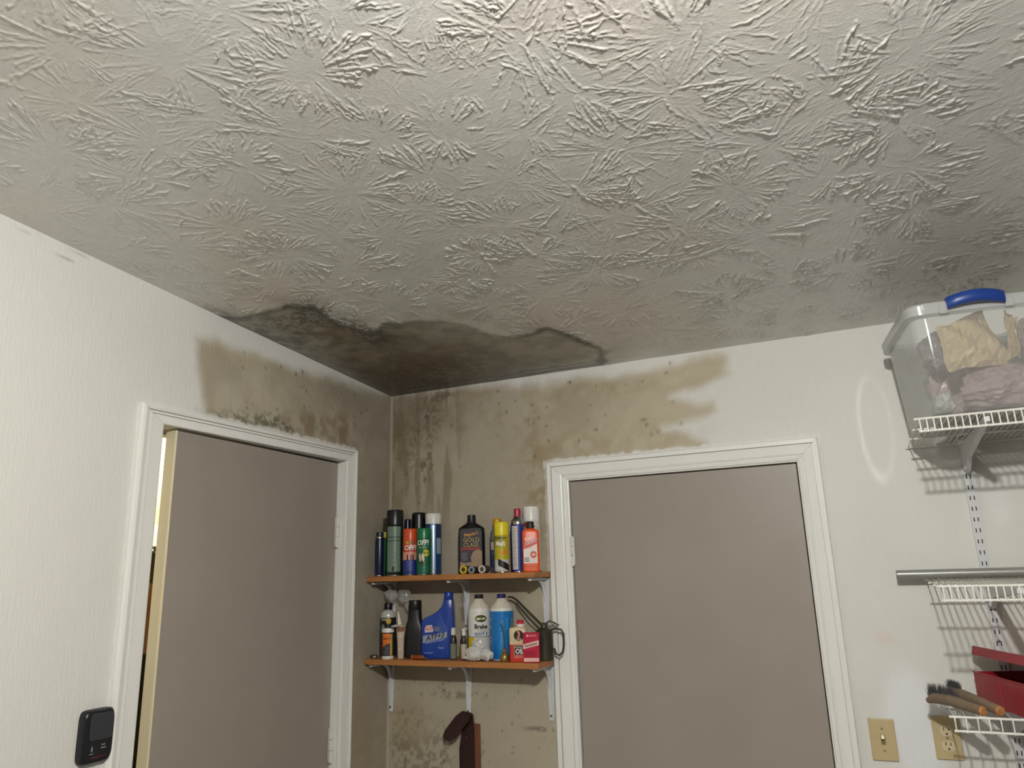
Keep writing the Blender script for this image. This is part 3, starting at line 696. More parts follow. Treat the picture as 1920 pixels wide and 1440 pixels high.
for (x, zt, lab) in ((.024, ZU, 'white steel bracket under the upper board, beside the corner'), (.362, ZU, 'white steel bracket under the upper board, at its middle'), (.694, ZU, 'white steel bracket under the upper board, beside the door casing'),
                     (.020, ZL, 'white steel bracket under the lower board, beside the corner'), (.366, ZL, 'white steel bracket under the lower board, above the leather strap'), (.700, ZL, 'white steel bracket under the lower board, beside the door casing')):
    t = thing('shelf_bracket', lab, 'bracket', (x, 0, zt - .0205), group='white shelf brackets')
    for nm, me_ in (('leg_plate', leg_me), ('arm_plate', arm_me), ('rib', rib_me)):
        obj(nm, me_, None, t)
    for zz in (-.172, -.075):
        s_ = obj('screw', screw_me, None, t, loc=(0, -.0092, zz)); s_.rotation_euler = (math.pi / 2, 0, 0)

# ------------------------------------------------------------------ switch, outlet, opener
m_ivory = mat('ivory_plate', (196, 178, 134), rough=.4, noise=.03)
m_ivory2 = mat('ivory_device', (214, 200, 164), rough=.35)
m_dark = mat('dark_slot', (30, 26, 22), rough=.7)
sw = thing('light_switch', 'beige wall switch plate with a single toggle beside the door casing', 'switch', (1.7565, 0, 1.190))
obj('plate', box_bm(-.035, .035, -.0065, 0, -.0575, .0575, .0025, 3), m_ivory, sw)
obj('toggle_frame', box_bm(-.006, .006, -.0075, -.006, -.0135, .0135), mat('toggle_gap', (120, 104, 70), rough=.6), sw)
tg = obj('toggle', box_bm(-.0045, .0045, -.018, -.002, -.005, .006, .001, 2), m_ivory2, sw, loc=(0, 0, .003)); tg.rotation_euler = (math.radians(-18), 0, 0)
screw_iv = lathe([(.0038, 0), (.0034, .001), (.001, .0014)], 10); screw_iv.materials.append(mat('ivory_screw', (150, 134, 96), rough=.4, metal=.3))
for z in (-.030, .030):
    s_ = obj('screw', screw_iv, None, sw, loc=(0, -.0062, z)); s_.rotation_euler = (math.pi / 2, 0, 0)
ot = thing('wall_outlet', 'beige duplex outlet plate under the lowest wire shelf', 'outlet', (1.9245, 0, 1.204))
obj('plate', box_bm(-.035, .035, -.0065, 0, -.0575, .0575, .0025, 3), m_ivory, ot)
for z in (.020, -.020):
    rc = obj('receptacle', superloft([(0, 0, 0, .0165, .0140, 3.2), (0, 0, .002, .0165, .0140, 3.2)], 24), m_ivory2, ot, loc=(0, -.0062, z)); rc.rotation_euler = (math.pi / 2, 0, 0)
    for dx, hh in ((-.0062, .0085), (.0062, .0070)):
        obj('slot', box_bm(dx - .0011, dx + .0011, .001, .001 + hh, .0018, .0026), m_dark, rc)
    obj('slot', lathe([(.0026, .0018), (.0026, .0026)], 10), m_dark, rc, loc=(0, -.0085, 0))
s_ = obj('screw', screw_iv, None, ot, loc=(0, -.0062, 0)); s_.rotation_euler = (math.pi / 2, 0, 0)

op = thing('opener_control', 'black garage-opener wall control beside the door casing', 'wall control', (0, -1.2665, 1.340), math.radians(90))
m_blk = mat('opener_black', (22, 22, 27), rough=.35)
bm = superloft([(0, 0, .0, .0425, .062, 7), (0, 0, .014, .0425, .062, 7), (0, 0, .021, .039, .058, 6), (0, 0, .022, .036, .055, 6)], 40)
o_ = obj('body', bm, m_blk, op, smooth=True); o_.rotation_euler = (math.pi / 2, 0, 0)
m_btn = mat('opener_button', (52, 53, 57), rough=.45)
bt = obj('push_bar', superloft([(0, 0, .020, .031, .031, 8), (0, 0, .0245, .031, .031, 8), (0, 0, .0255, .029, .029, 8)], 40), m_btn, op, loc=(.004, 0, .022)); bt.rotation_euler = (math.pi / 2, 0, 0)
m_mark = mat('opener_marks', (150, 152, 158), rough=.5)
obj('light_icon', poly_flat([(-.0015, -.006), (.0015, -.006), (.0022, .001), (0, .008), (-.0022, .001)], -.0226), m_mark, op, loc=(-.016, 0, -.027))
for (x, z, w) in ((.014, -.021, .010), (.015, -.028, .013)):
    obj('icon_bar', box_bm(x - w / 2, x + w / 2, -.0228, -.022, z - .0012, z + .0012), m_mark, op)
obj('icon_bar', box_bm(-.021, -.011, -.0228, -.022, -.0385, -.0370), m_mark, op)
obj('led_window', box_bm(-.016, .022, -.0228, -.022, -.049, -.044), mat('led_red', (70, 24, 30), rough=.3), op)

# ------------------------------------------------------------------ leather strap and slat hanging below the shelf
m_leather = mat('oxblood_leather', (46, 20, 18), rough=.45, noise=.2, nscale=30, bump=.2, bscale=150)
st = thing('leather_strap', 'dark brown leather strap hanging below the shelf, its end folded over', 'strap', (.366, -.012, 1.20))
bm = prism([(-.018, 0), (.022, -.004), (.026, -.05), (.026, -.62), (-.038, -.62), (-.036, -.12), (-.024, -.06)], -.003, .003, .001); obj('strap_body', bm, m_leather, st)
fl = prism([(.022, .002), (-.022, .006), (-.048, -.014), (-.082, -.066), (-.086, -.088), (-.074, -.100), (-.050, -.102), (-.030, -.090), (.014, -.030)], -.002, .002, .0008)
f_ = obj('flap', fl, m_leather, st, loc=(0, -.006, 0)); f_.rotation_euler = (math.radians(-24), 0, math.radians(-8))
obj('stud', lathe([(.005, 0), (.004, .002), (.001, .003)], 12), mat('stud', (90, 60, 50), rough=.3, metal=.6), st, loc=(-.005, -.004, -.085)).rotation_euler = (math.pi / 2, 0, 0)
sl = tag(obj('wooden_batten', box_bm(.385, .4125, -.009, -.001, .55, 1.163, .001, 1), mat('slat_wood', (122, 74, 50), rough=.6, noise=.15, nscale=8, stretch=(6, 6, .6))), 'thin brown wooden batten on the wall behind the leather strap', 'batten')

# ------------------------------------------------------------------ bottles and cans on the shelves
def R(a): return math.radians(a)
FACE = R(-62)
_mc = {}
def cm(c, rough=.35, metal=0.0, **kw):
    k = (c, rough, metal) + tuple(sorted(kw.items()))
    if k not in _mc: _mc[k] = mat('print_%d_%d_%d' % c, c, rough, metal, **kw)
    return _mc[k]
W_ = (232, 230, 222); K_ = (20, 20, 22); STEEL = (170, 168, 162)
def can(name, label, cat, x, d, z, r, h, body, cap, caph, capr=None, shoulder=.012, sh_col=None, group='spray cans on the upper shelf', metal=0.0, dome=0.0, capcol2=None):
    """aerosol can: steel rims, printed body, shoulder and cap"""
    t = thing(name, label, cat, (x, -d, z), 0, group)
    capr = capr or r * .92; hb = h - caph
    obj('base_rim', lathe([(r * .93, 0), (r, .0015), (r, .004), (r * .97, .005)], 28), cm(STEEL, .3, 1.0), t, smooth=True)
    obj('body', lathe([(r * .97, .0045), (r * .985, .006), (r * .985, hb - shoulder), (r * .97, hb - shoulder + .001)], 32), cm(body, .3, metal), t, smooth=True)
    obj('shoulder', lathe([(r * .97, hb - shoulder), (r * .99, hb - shoulder + .0015), (r * .9, hb - shoulder * .45), (capr * .8, hb + .001)], 28), cm(sh_col or STEEL, .3, 1.0 if sh_col is None else 0.2), t, smooth=True)
    top = [(capr, hb - .0005), (capr, h - .004 - dome), (capr * .96, h - .0015 - dome * .6), (capr * .86, h - dome * .2), (capr * .5, h)]
    obj('cap', lathe(top, 28), cm(cap, .32), t, smooth=True)
    return t
def lab(t, r, z0, z1, col, a0=-100, a1=100, face=FACE, name='label', **kw):
    return obj(name, patch(r, face + R(a0), face + R(a1), z0, z1, 16, **kw), cm(col, .35), t, smooth=True)
def lines_of_print(t, r, zs, w, col, face=FACE, hgt=.0012, rough=.4):
    for i, z in enumerate(zs):
        ww = w * (.75 + .25 * math.sin(i * 2.3)); obj('print_line', patch(r, face - ww / r / 2, face + ww / r / 2, z, z + hgt, 4), cm(col, rough), t)

# upper shelf, left group
t = can('spray_can', 'slim dark blue can squeezed into the corner, leftmost on the upper shelf', 'spray can', .0455, .134, ZU, .0165, .170, (22, 30, 62), (28, 34, 70), .012)
t = can('spray_can', 'dark green can with yellow stripe, mostly behind the tall black-capped can', 'spray can', .0490, .082, ZU, .0215, .228, (28, 66, 40), (60, 52, 40), .055)
lab(t, .0217, .150, .172, (206, 200, 80), -60, 40); lab(t, .0216, .02, .145, (34, 92, 52), -60, 40)
r = .0335
t = can('spray_can', 'tall can with black cap and grey-green back label, left on the upper shelf', 'spray can', .1085, .122, ZU, r, .254, (24, 40, 34), K_, .058, r * .985, .006)
lab(t, r + .0003, .016, .188, (112, 134, 116), -52, 46)
lines_of_print(t, r + .0006, [.176 - .0068 * i for i in range(21)], .044, (62, 82, 70), FACE - R(3))
for z in (.132, .146): obj('print_line', patch(r + .0007, FACE - R(50), FACE + R(44), z, z + .003, 8), cm((40, 52, 46)), t)
lab(t, r + .0006, .018, .036, (40, 50, 46), -12, 6)
t = can('spray_bottle', 'dark blue bottle with narrow neck behind the orange repellent can', 'bottle', .117, .044, ZU, .026, .222, (24, 44, 96), (22, 26, 44), .050, .013, .035, (24, 44, 96))
lab(t, .0262, .10, .165, (120, 150, 186), -30, 60)
r = .0290
t = can('repellent_can', 'small insect repellent can with orange cap and blue lower label', 'spray can', .184, .127, ZU, r, .177, (30, 44, 110), (214, 78, 36), .046, r * .99, .004)
lab(t, r + .0003, .108, .131, (206, 84, 44)); lab(t, r + .0003, .088, .108, (196, 70, 52)); lab(t, r + .0003, .058, .088, (220, 150, 128)); lab(t, r + .0003, .006, .058, (32, 48, 120))
lab(t, r + .0005, .118, .129, (196, 168, 50), -30, -8); lab(t, r + .0005, .121, .127, (120, 90, 70), 0, 44)
text_wrap('OFF!', .026, r + .0009, FACE + R(2), .103, cm(W_), t, .92, .18, .03)
for a in (-17, 10, 26):
    obj('figure', disc_wrap(r + .0008, FACE + R(a), .077, .0022, .0024, 10), cm((24, 24, 40)), t); obj('figure', patch(r + .0008, FACE + R(a - 5), FACE + R(a + 5), .058, .075, 3), cm((24, 24, 40)), t)
lines_of_print(t, r + .0006, [.052 - .0052 * i for i in range(7)], .032, (120, 134, 190))
r = .0285
t = can('repellent_can', 'small insect repellent can with green cap and green label', 'spray can', .2455, .127, ZU, r, .176, (22, 92, 58), (20, 116, 66), .040, r * .99, .004)
lab(t, r + .0003, .006, .140, (24, 100, 62))
text_wrap('OFF!', .026, r + .0009, FACE - R(6), .120, cm(W_), t, .92, .18, .03)
text_wrap('deep woods', .0085, r + .0008, FACE - R(4), .104, cm((200, 210, 190)), t, .95)
obj('sun', disc_wrap(r + .0006, FACE + R(22), .082, .012, .013), cm((206, 196, 40)), t)
obj('scene_patch', disc_wrap(r + .0005, FACE - R(8), .062, .020, .022), cm((62, 44, 36)), t)
for a in (-26, -4): obj('figure', disc_wrap(r + .0008, FACE + R(a), .066, .0048, .016, 12, .15), cm((214, 196, 176)), t)
obj('water', disc_wrap(r + .0006, FACE + R(4), .022, .026, .009, 16, .25), cm((60, 128, 150)), t)
t = can('spray_can', 'tall can with rounded black cap behind the green repellent can', 'spray can', .170, .043, ZU, .0315, .246, (20, 20, 24), (16, 16, 18), .085, .029, .012, (26, 26, 30), dome=.006)
r = .0330
t = can('spray_can', 'tall blue can with white cap and foil stripe, right end of the left cluster', 'spray can', .238, .044, ZU, r, .238, (34, 66, 110), (226, 224, 216), .042, r * .98, .004)
lab(t, r + .0004, .006, .196, (120, 162, 206), -16, 18)
obj('foil_stripe', patch(r + .0007, FACE - R(9), FACE + R(10), .006, .19, 6), cm((200, 214, 228), .22, .8), t)
lab(t, r + .0004, .08, .14, (150, 160, 172), 26, 64); lab(t, r + .0004, .145, .19, (34, 50, 84), 26, 64); lab(t, r + .0006, .006, .02, (180, 60, 60), -16, 14)

# black wax bottle
t = thing('wax_bottle', 'flat black bottle with gold class lettering standing alone on the upper shelf', 'bottle', (.4255, -.072, ZU), R(20))
e = 4.5
secs = [(0, 0, 0, .046, .022, e), (0, 0, .004, .050, .025, e), (0, 0, .150, .050, .025, e), (0, 0, .160, .0485, .0245, e), (0, 0, .166, .050, .025, 4), (0, 0, .172, .046, .023, 3.5), (0, 0, .188, .020, .016, 2.4), (0, 0, .194, .0145, .0145, 2), (0, 0, .197, .0145, .0145, 2)]
obj('body', superloft(secs, 40), cm((18, 17, 19), .28), t, smooth=True)
obj('cap', lathe([(.0165, .194), (.0168, .196), (.0162, .218), (.0148, .2195)], 24), cm((14, 14, 16), .35), t, smooth=True)
gold = cm((190, 160, 92), .4)
obj('label', poly_flat([(-.042, .006), (.042, .006), (.042, .158), (.034, .166), (-.034, .166), (-.042, .158)], -.0256), cm((32, 28, 30), .4), t)
obj('car_curve', poly_flat([(-.042, .006), (.042, .006), (.042, .082), (.026, .090), (.008, .080), (-.002, .060), (.002, .044), (-.02, .040), (-.042, .044)], -.0259), cm((150, 126, 100), .4), t)
obj('black_patch', poly_flat([(-.040, .046), (-.014, .048), (-.008, .062), (-.006, .082), (-.040, .084)], -.0261), cm((44, 40, 46), .4), t)
text_flat('Meguiar\'s', .017, .0, -.0262, .146, cm((206, 142, 52)), t, .85, .25, .02, .16)
text_flat('GOLD', .022, .002, -.0262, .124, gold, t, 1.05)
text_flat('CLASS', .022, .0, -.0262, .105, gold, t, .95)
obj('red_band', box_bm(-.040, .036, -.0263, -.0258, .087, .0955), cm((150, 40, 42)), t)
for i in range(5): obj('print_line', box_bm(-.036, -.014 - .002 * (i % 2), -.0264, -.0260, .050 + .0062 * i, .0515 + .0062 * i), cm((150, 146, 150)), t)

# little things lying in front of it
def lying(name, label, cat, x, y0, y1, r, end, body, inner, z=ZU):
    t = thing(name, label, cat, (x, 0, z + r))
    o = obj('barrel', tube([(0, y0, 0), (0, y0 + .001, 0), (0, y1, 0)], [r * .97, r, r * .96], 20), cm(body, .3), t, smooth=True)
    o = obj('rim', lathe([(r * .55, 0), (r * .6, .0016), (r * .92, .002), (r, 0), (r, -.004)], 20, cap=False), cm(end, .3), t, loc=(0, y0, 0)); o.rotation_euler = (math.pi / 2, 0, 0)
    o = obj('socket', lathe([(.0005, -.002), (r * .6, -.0015), (r * .6, .0008)], 16, cap=False), cm(inner, .4, .3), t, loc=(0, y0, 0)); o.rotation_euler = (math.pi / 2, 0, 0)
lying('socket_bit', 'small lying cylinder with yellow end face by the black bottle', 'fitting', .4335, -.157, -.116, .0152, (214, 186, 40), (60, 54, 40), (110, 60, 30))
lying('socket_bit', 'small lying dark cylinder with blue-grey end beside the yellow one', 'fitting', .4650, -.153, -.113, .0130, (150, 158, 166), (44, 46, 50), (40, 66, 92))
lying('socket_bit', 'small lying silver cylinder left of the yellow-capped can', 'fitting', .5015, -.140, -.100, .0146, (206, 200, 186), (80, 76, 66), (176, 160, 120))
lying('socket_bit', 'small lying purple-grey cylinder right of the silver one', 'fitting', .5270, -.105, -.075, .0105, (92, 84, 96), (58, 48, 54), (50, 46, 60))

# upper shelf, right group
t = can('spray_bottle', 'clear-shouldered bottle with amber cap behind the yellow-capped can', 'bottle', .5210, .044, ZU, .029, .203, (60, 70, 110), (208, 150, 36), .030, .0165, .052, (120, 122, 120), dome=.004)
lab(t, .0303, .006, .062, (40, 48, 98), -70, 60); lab(t, .0303, .085, .115, (176, 170, 160), -60, 40)
r = .0275
t = can('spray_can', 'can with yellow cap, olive-yellow label and silver bottom', 'spray can', .5785, .126, ZU, r, .182, (176, 166, 34), (226, 206, 30), .048, r * .985, .004)
lab(t, r + .0003, .006, .134, (184, 172, 34))
lab(t, r + .0005, .006, .046, (196, 196, 190), -80, 60); obj('black_swoosh', patch(r + .0007, FACE - R(34), FACE + R(60), .026, .05, 12, slant=-.022), cm((24, 24, 22)), t, smooth=True)
lab(t, r + .0005, .092, .130, (150, 140, 36), -80, 14)
text_wrap('Prestone', .0130, r + .0009, FACE - R(16), .124, cm((24, 24, 20)), t, 1, 0, .02)
text_wrap('Melt', .026, r + .0009, FACE - R(16), .103, cm((236, 234, 220)), t, .8, .12, .03)
obj('orange_arrow', patch(r + .0008, FACE - R(10), FACE + R(34), .066, .078, 6), cm((222, 130, 36)), t)
r = .0270
t = can('lubricant_can', 'blue can with crimson cap and white text column', 'spray can', .6240, .080, ZU, r, .231, (40, 46, 120), (168, 36, 66), .030, .0130, .030)
lab(t, r + .0003, .006, .170, (40, 48, 128)); lab(t, r + .0005, .010, .166, (206, 204, 200), -58, -8)
lines_of_print(t, r + .0008, [.156 - .0075 * i for i in range(19)], .019, (120, 118, 70), FACE - R(33), .0016)
lab(t, r + .0005, .11, .165, (200, 186, 50), 52, 75)
r = .0325
t = can('spray_can', 'white spray can with white cap, tallest at the casing end', 'spray can', .6605, .0365, ZU, r, .239, (206, 206, 200), (232, 230, 224), .052, r * .985, .004)
lab(t, r + .0003, .006, .186, (214, 212, 206)); obj('red_dot', disc_wrap(r + .0007, FACE - R(40), .170, .010, .011), cm((176, 40, 46)), t)
obj('oval', disc_wrap(r + .0006, FACE - R(2), .150, .024, .015, 20, .35), cm((60, 58, 64)), t); text_wrap('GU', .022, r + .0010, FACE - R(6), .149, cm(W_), t, .9, 0, .03, .25)
lab(t, r + .0005, .03, .05, (60, 64, 84), -70, -10); obj('red_curve', disc_wrap(r + .0005, FACE - R(8), .10, .020, .034), cm((190, 50, 40)), t)
# orange hand cleaner
t = thing('hand_cleaner_bottle', 'orange hand cleaner bottle with black cap and white label', 'bottle', (.6915, -.118, ZU), R(24))
secs = [(0, 0, 0, .028, .016, 5), (0, 0, .003, .031, .019, 5), (0, 0, .138, .031, .019, 5), (0, 0, .146, .029, .018, 4.5), (0, 0, .150, .022, .015, 3), (0, 0, .153, .0135, .0125, 2.2), (0, 0, .158, .012, .012, 2)]
obj('body', superloft(secs, 36), cm((230, 88, 28), .35), t, smooth=True)
obj('cap', lathe([(.0138, .153), (.0142, .155), (.0136, .176), (.012, .178)], 22), cm((22, 22, 24), .4), t, smooth=True)
obj('ridge', lathe([(.0146, .157), (.0146, .160)], 22), cm((30, 30, 32), .4), t)
obj('label', poly_flat([(-.027, .030), (.022, .030), (.022, .098), (-.004, .084), (-.027, .080)], -.0194), cm((226, 216, 204)), t)
obj('red_ribbon', poly_flat([(-.028, .080), (.024, .100), (.024, .107), (-.028, .087)], -.0195), cm((186, 44, 36)), t)
text_flat('FAST', .0180, -.003, -.0197, .117, cm((238, 226, 208)), t, 1, .1, .02, .36); text_flat('ORANGE', .0125, .0, -.0197, .104, cm((150, 160, 170)), t, 1, .1, .02, .36)
obj('emblem', ellipse_flat(.008, -.0198, .060, .0115, .0125), cm((204, 66, 48)), t); obj('emblem_core', ellipse_flat(.008, -.0200, .060, .0060, .0045), cm((232, 190, 170)), t)
for i in range(3): obj('print_line', box_bm(-.025, -.008, -.0200, -.0196, .036 + .0055 * i, .0385 + .0055 * i), cm((60, 44, 40)), t)
obj('print_line', box_bm(-.024, .020, -.0200, -.0196, .0180, .0200), cm((200, 60, 24)), t)

# ---- lower shelf
GL = 'bottles and cans on the lower shelf'
r = .0310
t = can('lubricant_can', 'dark printed can with white shoulder and black cap under the plastic bag', 'can', .0480, .072, ZL, r, .200, (28, 28, 32), (18, 18, 20), .024, .0165, .030, (206, 204, 196), GL)
lab(t, r + .0003, .006, .144, (30, 30, 34)); obj('gear_dot', disc_wrap(r + .0007, FACE + R(10), .134, .010, .011), cm((204, 170, 50)), t)
text_wrap('TEAR', .012, r + .0008, FACE - R(28), .139, cm(W_), t)
for (a, z, rx, rz, c) in ((-34, .105, .009, .018, (130, 134, 144)), (-24, .062, .010, .014, (120, 122, 124)), (-40, .03, .008, .012, (110, 34, 34)), (34, .05, .008, .03, (96, 84, 60))): obj('print_patch', disc_wrap(r + .0006, FACE + R(a), z, rx, rz), cm(c), t)
r = .0235
t = thing('additive_bottle', 'small round bottle with white cap and orange label, front left of the lower shelf', 'bottle', (.0905, -.134, ZL), 0, GL)
obj('body', lathe([(r * .94, 0), (r, .002), (r, .010), (r * .97, .011), (r * .97, .096), (r * .99, .097)], 28), cm((224, 220, 208), .4), t, smooth=True)
obj('cap', lathe([(r, .0965), (r, .106), (r * .93, .110), (r * .6, .111)], 28), cm((236, 232, 222), .35), t, smooth=True)
lab(t, r + .0002, .012, .096, (52, 50, 58)); obj('orange_print', patch(r + .0005, FACE - R(50), FACE + R(26), .056, .092, 12, slant=.0), cm((224, 116, 36)), t, smooth=True)
obj('orange_tip', patch(r + .0005, FACE - R(50), FACE - R(5), .042, .057, 8, slant=.012), cm((214, 104, 34)), t, smooth=True)
obj('yellow_edge', patch(r + .0006, FACE + R(26), FACE + R(48), .014, .090, 4), cm((196, 162, 70)), t); text_wrap('GUMOUT', .010, r + .0009, FACE - R(10), .074, cm((80, 40, 20)), t, .9, .2, .02)
lines_of_print(t, r + .0008, [.044 - .006 * i for i in range(5)], .026, (126, 122, 130), FACE - R(4))
# sealant tube standing on its crimped end
t = thing('sealant_tube', 'worn off-white sealant tube with pointed nozzle between the two dark bottles', 'tube', (.1400, -.122, ZL), R(25), GL)
m_tube = mat('worn_tube', (200, 184, 164), rough=.45, noise=.25, nscale=60)
obj('body', superloft([(0, 0, 0, .0105, .0015, 2.5), (0, 0, .004, .0105, .002, 2.5), (0, 0, .05, .0125, .008, 2.2), (0, 0, .10, .0155, .0145, 2), (0, 0, .118, .0165, .0160, 2), (0, 0, .121, .014, .014, 2)], 26), m_tube, t, smooth=True)
obj('flange', lathe([(.0150, .120), (.0190, .121), (.0190, .1235), (.012, .125)], 24), cm((214, 210, 200), .4), t, smooth=True).rotation_euler = (R(6), R(-8), 0)
nz = obj('nozzle', lathe([(.0095, .122), (.0085, .130), (.0045, .150), (.0025, .170)], 18), cm((224, 220, 208), .4), t, smooth=True); nz.rotation_euler = (R(4), R(-7), 0); nz.location = (.012, 0, .002)
obj('rust_band', lathe([(.0150, .098), (.0163, .116)], 24, cap=False), cm((140, 96, 62), .6), t)
# black bottle
t = thing('oil_bottle', 'plain black bottle with broad tapered neck next to the blue jug', 'bottle', (.1800, -.084, ZL), R(25), GL)
secs = [(0, 0, 0, .034, .021, 5), (0, 0, .003, .0365, .024, 5), (0, 0, .095, .0365, .024, 5), (0, 0, .118, .034, .023, 4), (0, 0, .140, .027, .021, 3), (0, 0, .178, .0245, .0205, 2.6)]
obj('body', superloft(secs, 36), cm((17, 16, 18), .32), t, smooth=True); obj('cap', lathe([(.0245, .176), (.0255, .178), (.0252, .206), (.0235, .210)], 24), cm((14, 14, 15), .4), t, smooth=True)
# blue jug
t = thing('fluid_jug', 'blue transmission fluid jug with neck at its right corner', 'jug', (.2890, -.090, ZL), R(22), GL)
m_blue = cm((26, 62, 150), .3)
out = [(-.060, .0), (.057, .0), (.060, .004), (.060, .120), (.058, .175), (.055, .214), (.021, .214), (.019, .198), (.008, .178), (-.014, .162), (-.042, .150), (-.058, .142), (-.062, .132), (-.062, .004)]
obj('body', prism(out, -.027, .027, .006), m_blue, t, smooth=True)
obj('cap', lathe([(.0170, .213), (.0178, .215), (.0172, .236), (.0155, .239)], 24), cm((30, 58, 150), .35), t, loc=(.038, 0, 0), smooth=True)
obj('grip_line', tube([(.006, -.0275, .160), (.014, -.0275, .135), (.030, -.0275, .112), (.036, -.0275, .090)], .0012, 6), cm((92, 120, 184), .3), t); obj('grip_line', tube([(.036, -.0275, .012), (.037, -.0275, .135)], .0009, 6), cm((70, 100, 176), .3), t)
obj('shield', poly_flat([(-.048, .095), (-.018, .097), (-.016, .108), (-.022, .122), (-.044, .120), (-.050, .108)], -.0273), cm((204, 190, 196)), t)
obj('shield_band', poly_flat([(-.046, .104), (-.018, .106), (-.018, .116), (-.046, .114)], -.0275), cm((190, 50, 60)), t); text_flat('AMCO', .009, -.032, -.0277, .110, cm(W_), t, .9, 0, .03)
obj('grey_print', poly_flat([(-.012, .098), (.006, .099), (.008, .116), (-.012, .115)], -.0273), cm((96, 108, 124)), t)
obj('silver_band', poly_flat([(-.056, .058), (.034, .076), (.034, .096), (-.056, .084)], -.0273), cm((150, 158, 172), .3), t); text_flat('ATF+3', .0260, -.012, -.0277, .079, cm((16, 20, 34)), t, .95, .35, .02, .18)
text_flat('Fluid', .011, .012, -.0277, .040, cm((176, 188, 214)), t); obj('print_line', poly_flat([(-.046, .056), (.024, .068), (.024, .070), (-.046, .058)], -.0275), cm((170, 180, 206)), t); obj('print_line', box_bm(-.050, -.018, -.0278, -.0272, .022, .0245), cm((140, 154, 194)), t)
# amber lying vial
t = thing('amber_vial', 'small amber vial lying in front of the black bottle', 'vial', (.2420, -.146, ZL + .0092), 0, GL)
obj('barrel', tube([(-.030, 0, 0), (-.029, 0, 0), (.012, -.002, 0)], [.0085, .009, .009], 18), cm((150, 66, 24), .2), t, smooth=True)
obj('tip', tube([(.012, -.002, 0), (.020, -.0025, -.002), (.040, -.004, -.006)], [.009, .004, .002], 14), cm((120, 70, 36), .3), t, smooth=True); obj('end_cap', tube([(-.034, .0, 0), (-.030, .0, 0)], .0092, 18), cm((190, 110, 70), .3), t)
# little bottles behind
def vial(x, d, r, h, body, cap, label, labcol):
    t = thing('small_bottle', label, 'bottle', (x, -d, ZL), 0, GL)
    obj('body', lathe([(r * .9, 0), (r, .002), (r, h * .62), (r * .7, h * .72), (r * .55, h * .75), (r * .55, h * .78)], 18), cm(body, .3), t, smooth=True)
    obj('cap', lathe([(r * .72, h * .77), (r * .74, h * .79), (r * .66, h * .98), (r * .4, h)], 16), cm(cap, .4), t, smooth=True); lab(t, r + .0002, .004, h * .5, labcol)
vial(.3640, .112, .0125, .112, (40, 40, 44), (216, 210, 196), 'tiny bottle with pale cap and grey-green label, next to the blue jug', (116, 120, 104))
vial(.3865, .080, .0105, .100, (54, 44, 36), (90, 84, 78), 'tiny bottle with yellow label, middle of the three beside the brake fluid', (198, 170, 40))
vial(.4075, .112, .0105, .110, (46, 34, 40), (222, 216, 206), 'tiny bottle with white cap and pale label touching the brake fluid', (190, 176, 160))
# brake fluid and blue bottle
def cone_bottle(name, label, x, d, r, body, capc, h=.226):
    t = thing(name, label, 'bottle', (x, -d, ZL), 0, GL)
    obj('body', lathe([(r * .95, 0), (r, .003), (r, .165), (r * .98, .176), (r * .95, .180)], 36), cm(body, .4), t, smooth=True)
    obj('shoulder', lathe([(r * .98, .178), (r * .90, .186), (r * .42, .210), (r * .37, .214)], 36), cm((214, 206, 190), .4), t, smooth=True)
    obj('cap', lathe([(r * .385, .213), (r * .40, .2145), (r * .385, h), (r * .33, h + .0015)], 26), cm(capc, .4), t, smooth=True); return t
r = .0420
t = cone_bottle('brake_fluid_bottle', 'white brake fluid bottle with conical shoulder and yellow band', .4540, .076, r, (224, 222, 214), (24, 22, 26))
obj('logo_oval', disc_wrap(r + .0004, FACE + R(8), .143, .0225, .0125), cm((24, 26, 24)), t); obj('logo_ring', disc_wrap(r + .0006, FACE + R(8), .143, .0195, .0098), cm((70, 76, 40)), t)
text_wrap('PYROIL', .010, r + .0009, FACE + R(8), .143, cm((222, 214, 120)), t, 1.05, .15, .02)
text_wrap('Brake', .0215, r + .0006, FACE + R(8), .115, cm((24, 24, 28)), t, 1.0, 0, .035); text_wrap('Fluid', .0125, r + .0006, FACE + R(12), .1015, cm((150, 132, 40)), t, 1.3); text_wrap('DOT 3', .0150, r + .0006, FACE + R(10), .089, cm((44, 70, 150)), t, 1.1, 0, .03)
obj('dark_line', patch(r + .0005, FACE - R(85), FACE + R(85), .0785, .081, 20), cm((120, 120, 110)), t, smooth=True)
lab(t, r + .0003, .006, .0785, (206, 184, 40), -88, -28); lab(t, r + .0003, .006, .0785, (206, 204, 198), -28, 88)
r = .0425
t = cone_bottle('steering_fluid_bottle', 'bright blue bottle with white conical shoulder and dark blue cap', .5425, .066, r, (224, 222, 216), (34, 32, 92))
lab(t, r + .0003, .004, .168, (20, 118, 190), -110, 110)
text_wrap('STEERING FLUID', .0170, r + .0006, FACE - R(4), .088, cm((96, 176, 222)), t, .80, 0, .01, R(90)); text_wrap('POWER', .0135, r + .0006, FACE + R(24), .125, cm((96, 176, 222)), t, .9, 0, .0, R(90))
for z in (.062, .078, .112, .14): obj('white_mark', disc_wrap(r + .0006, FACE - R(74), z, .006, .005), cm((206, 214, 216)), t)
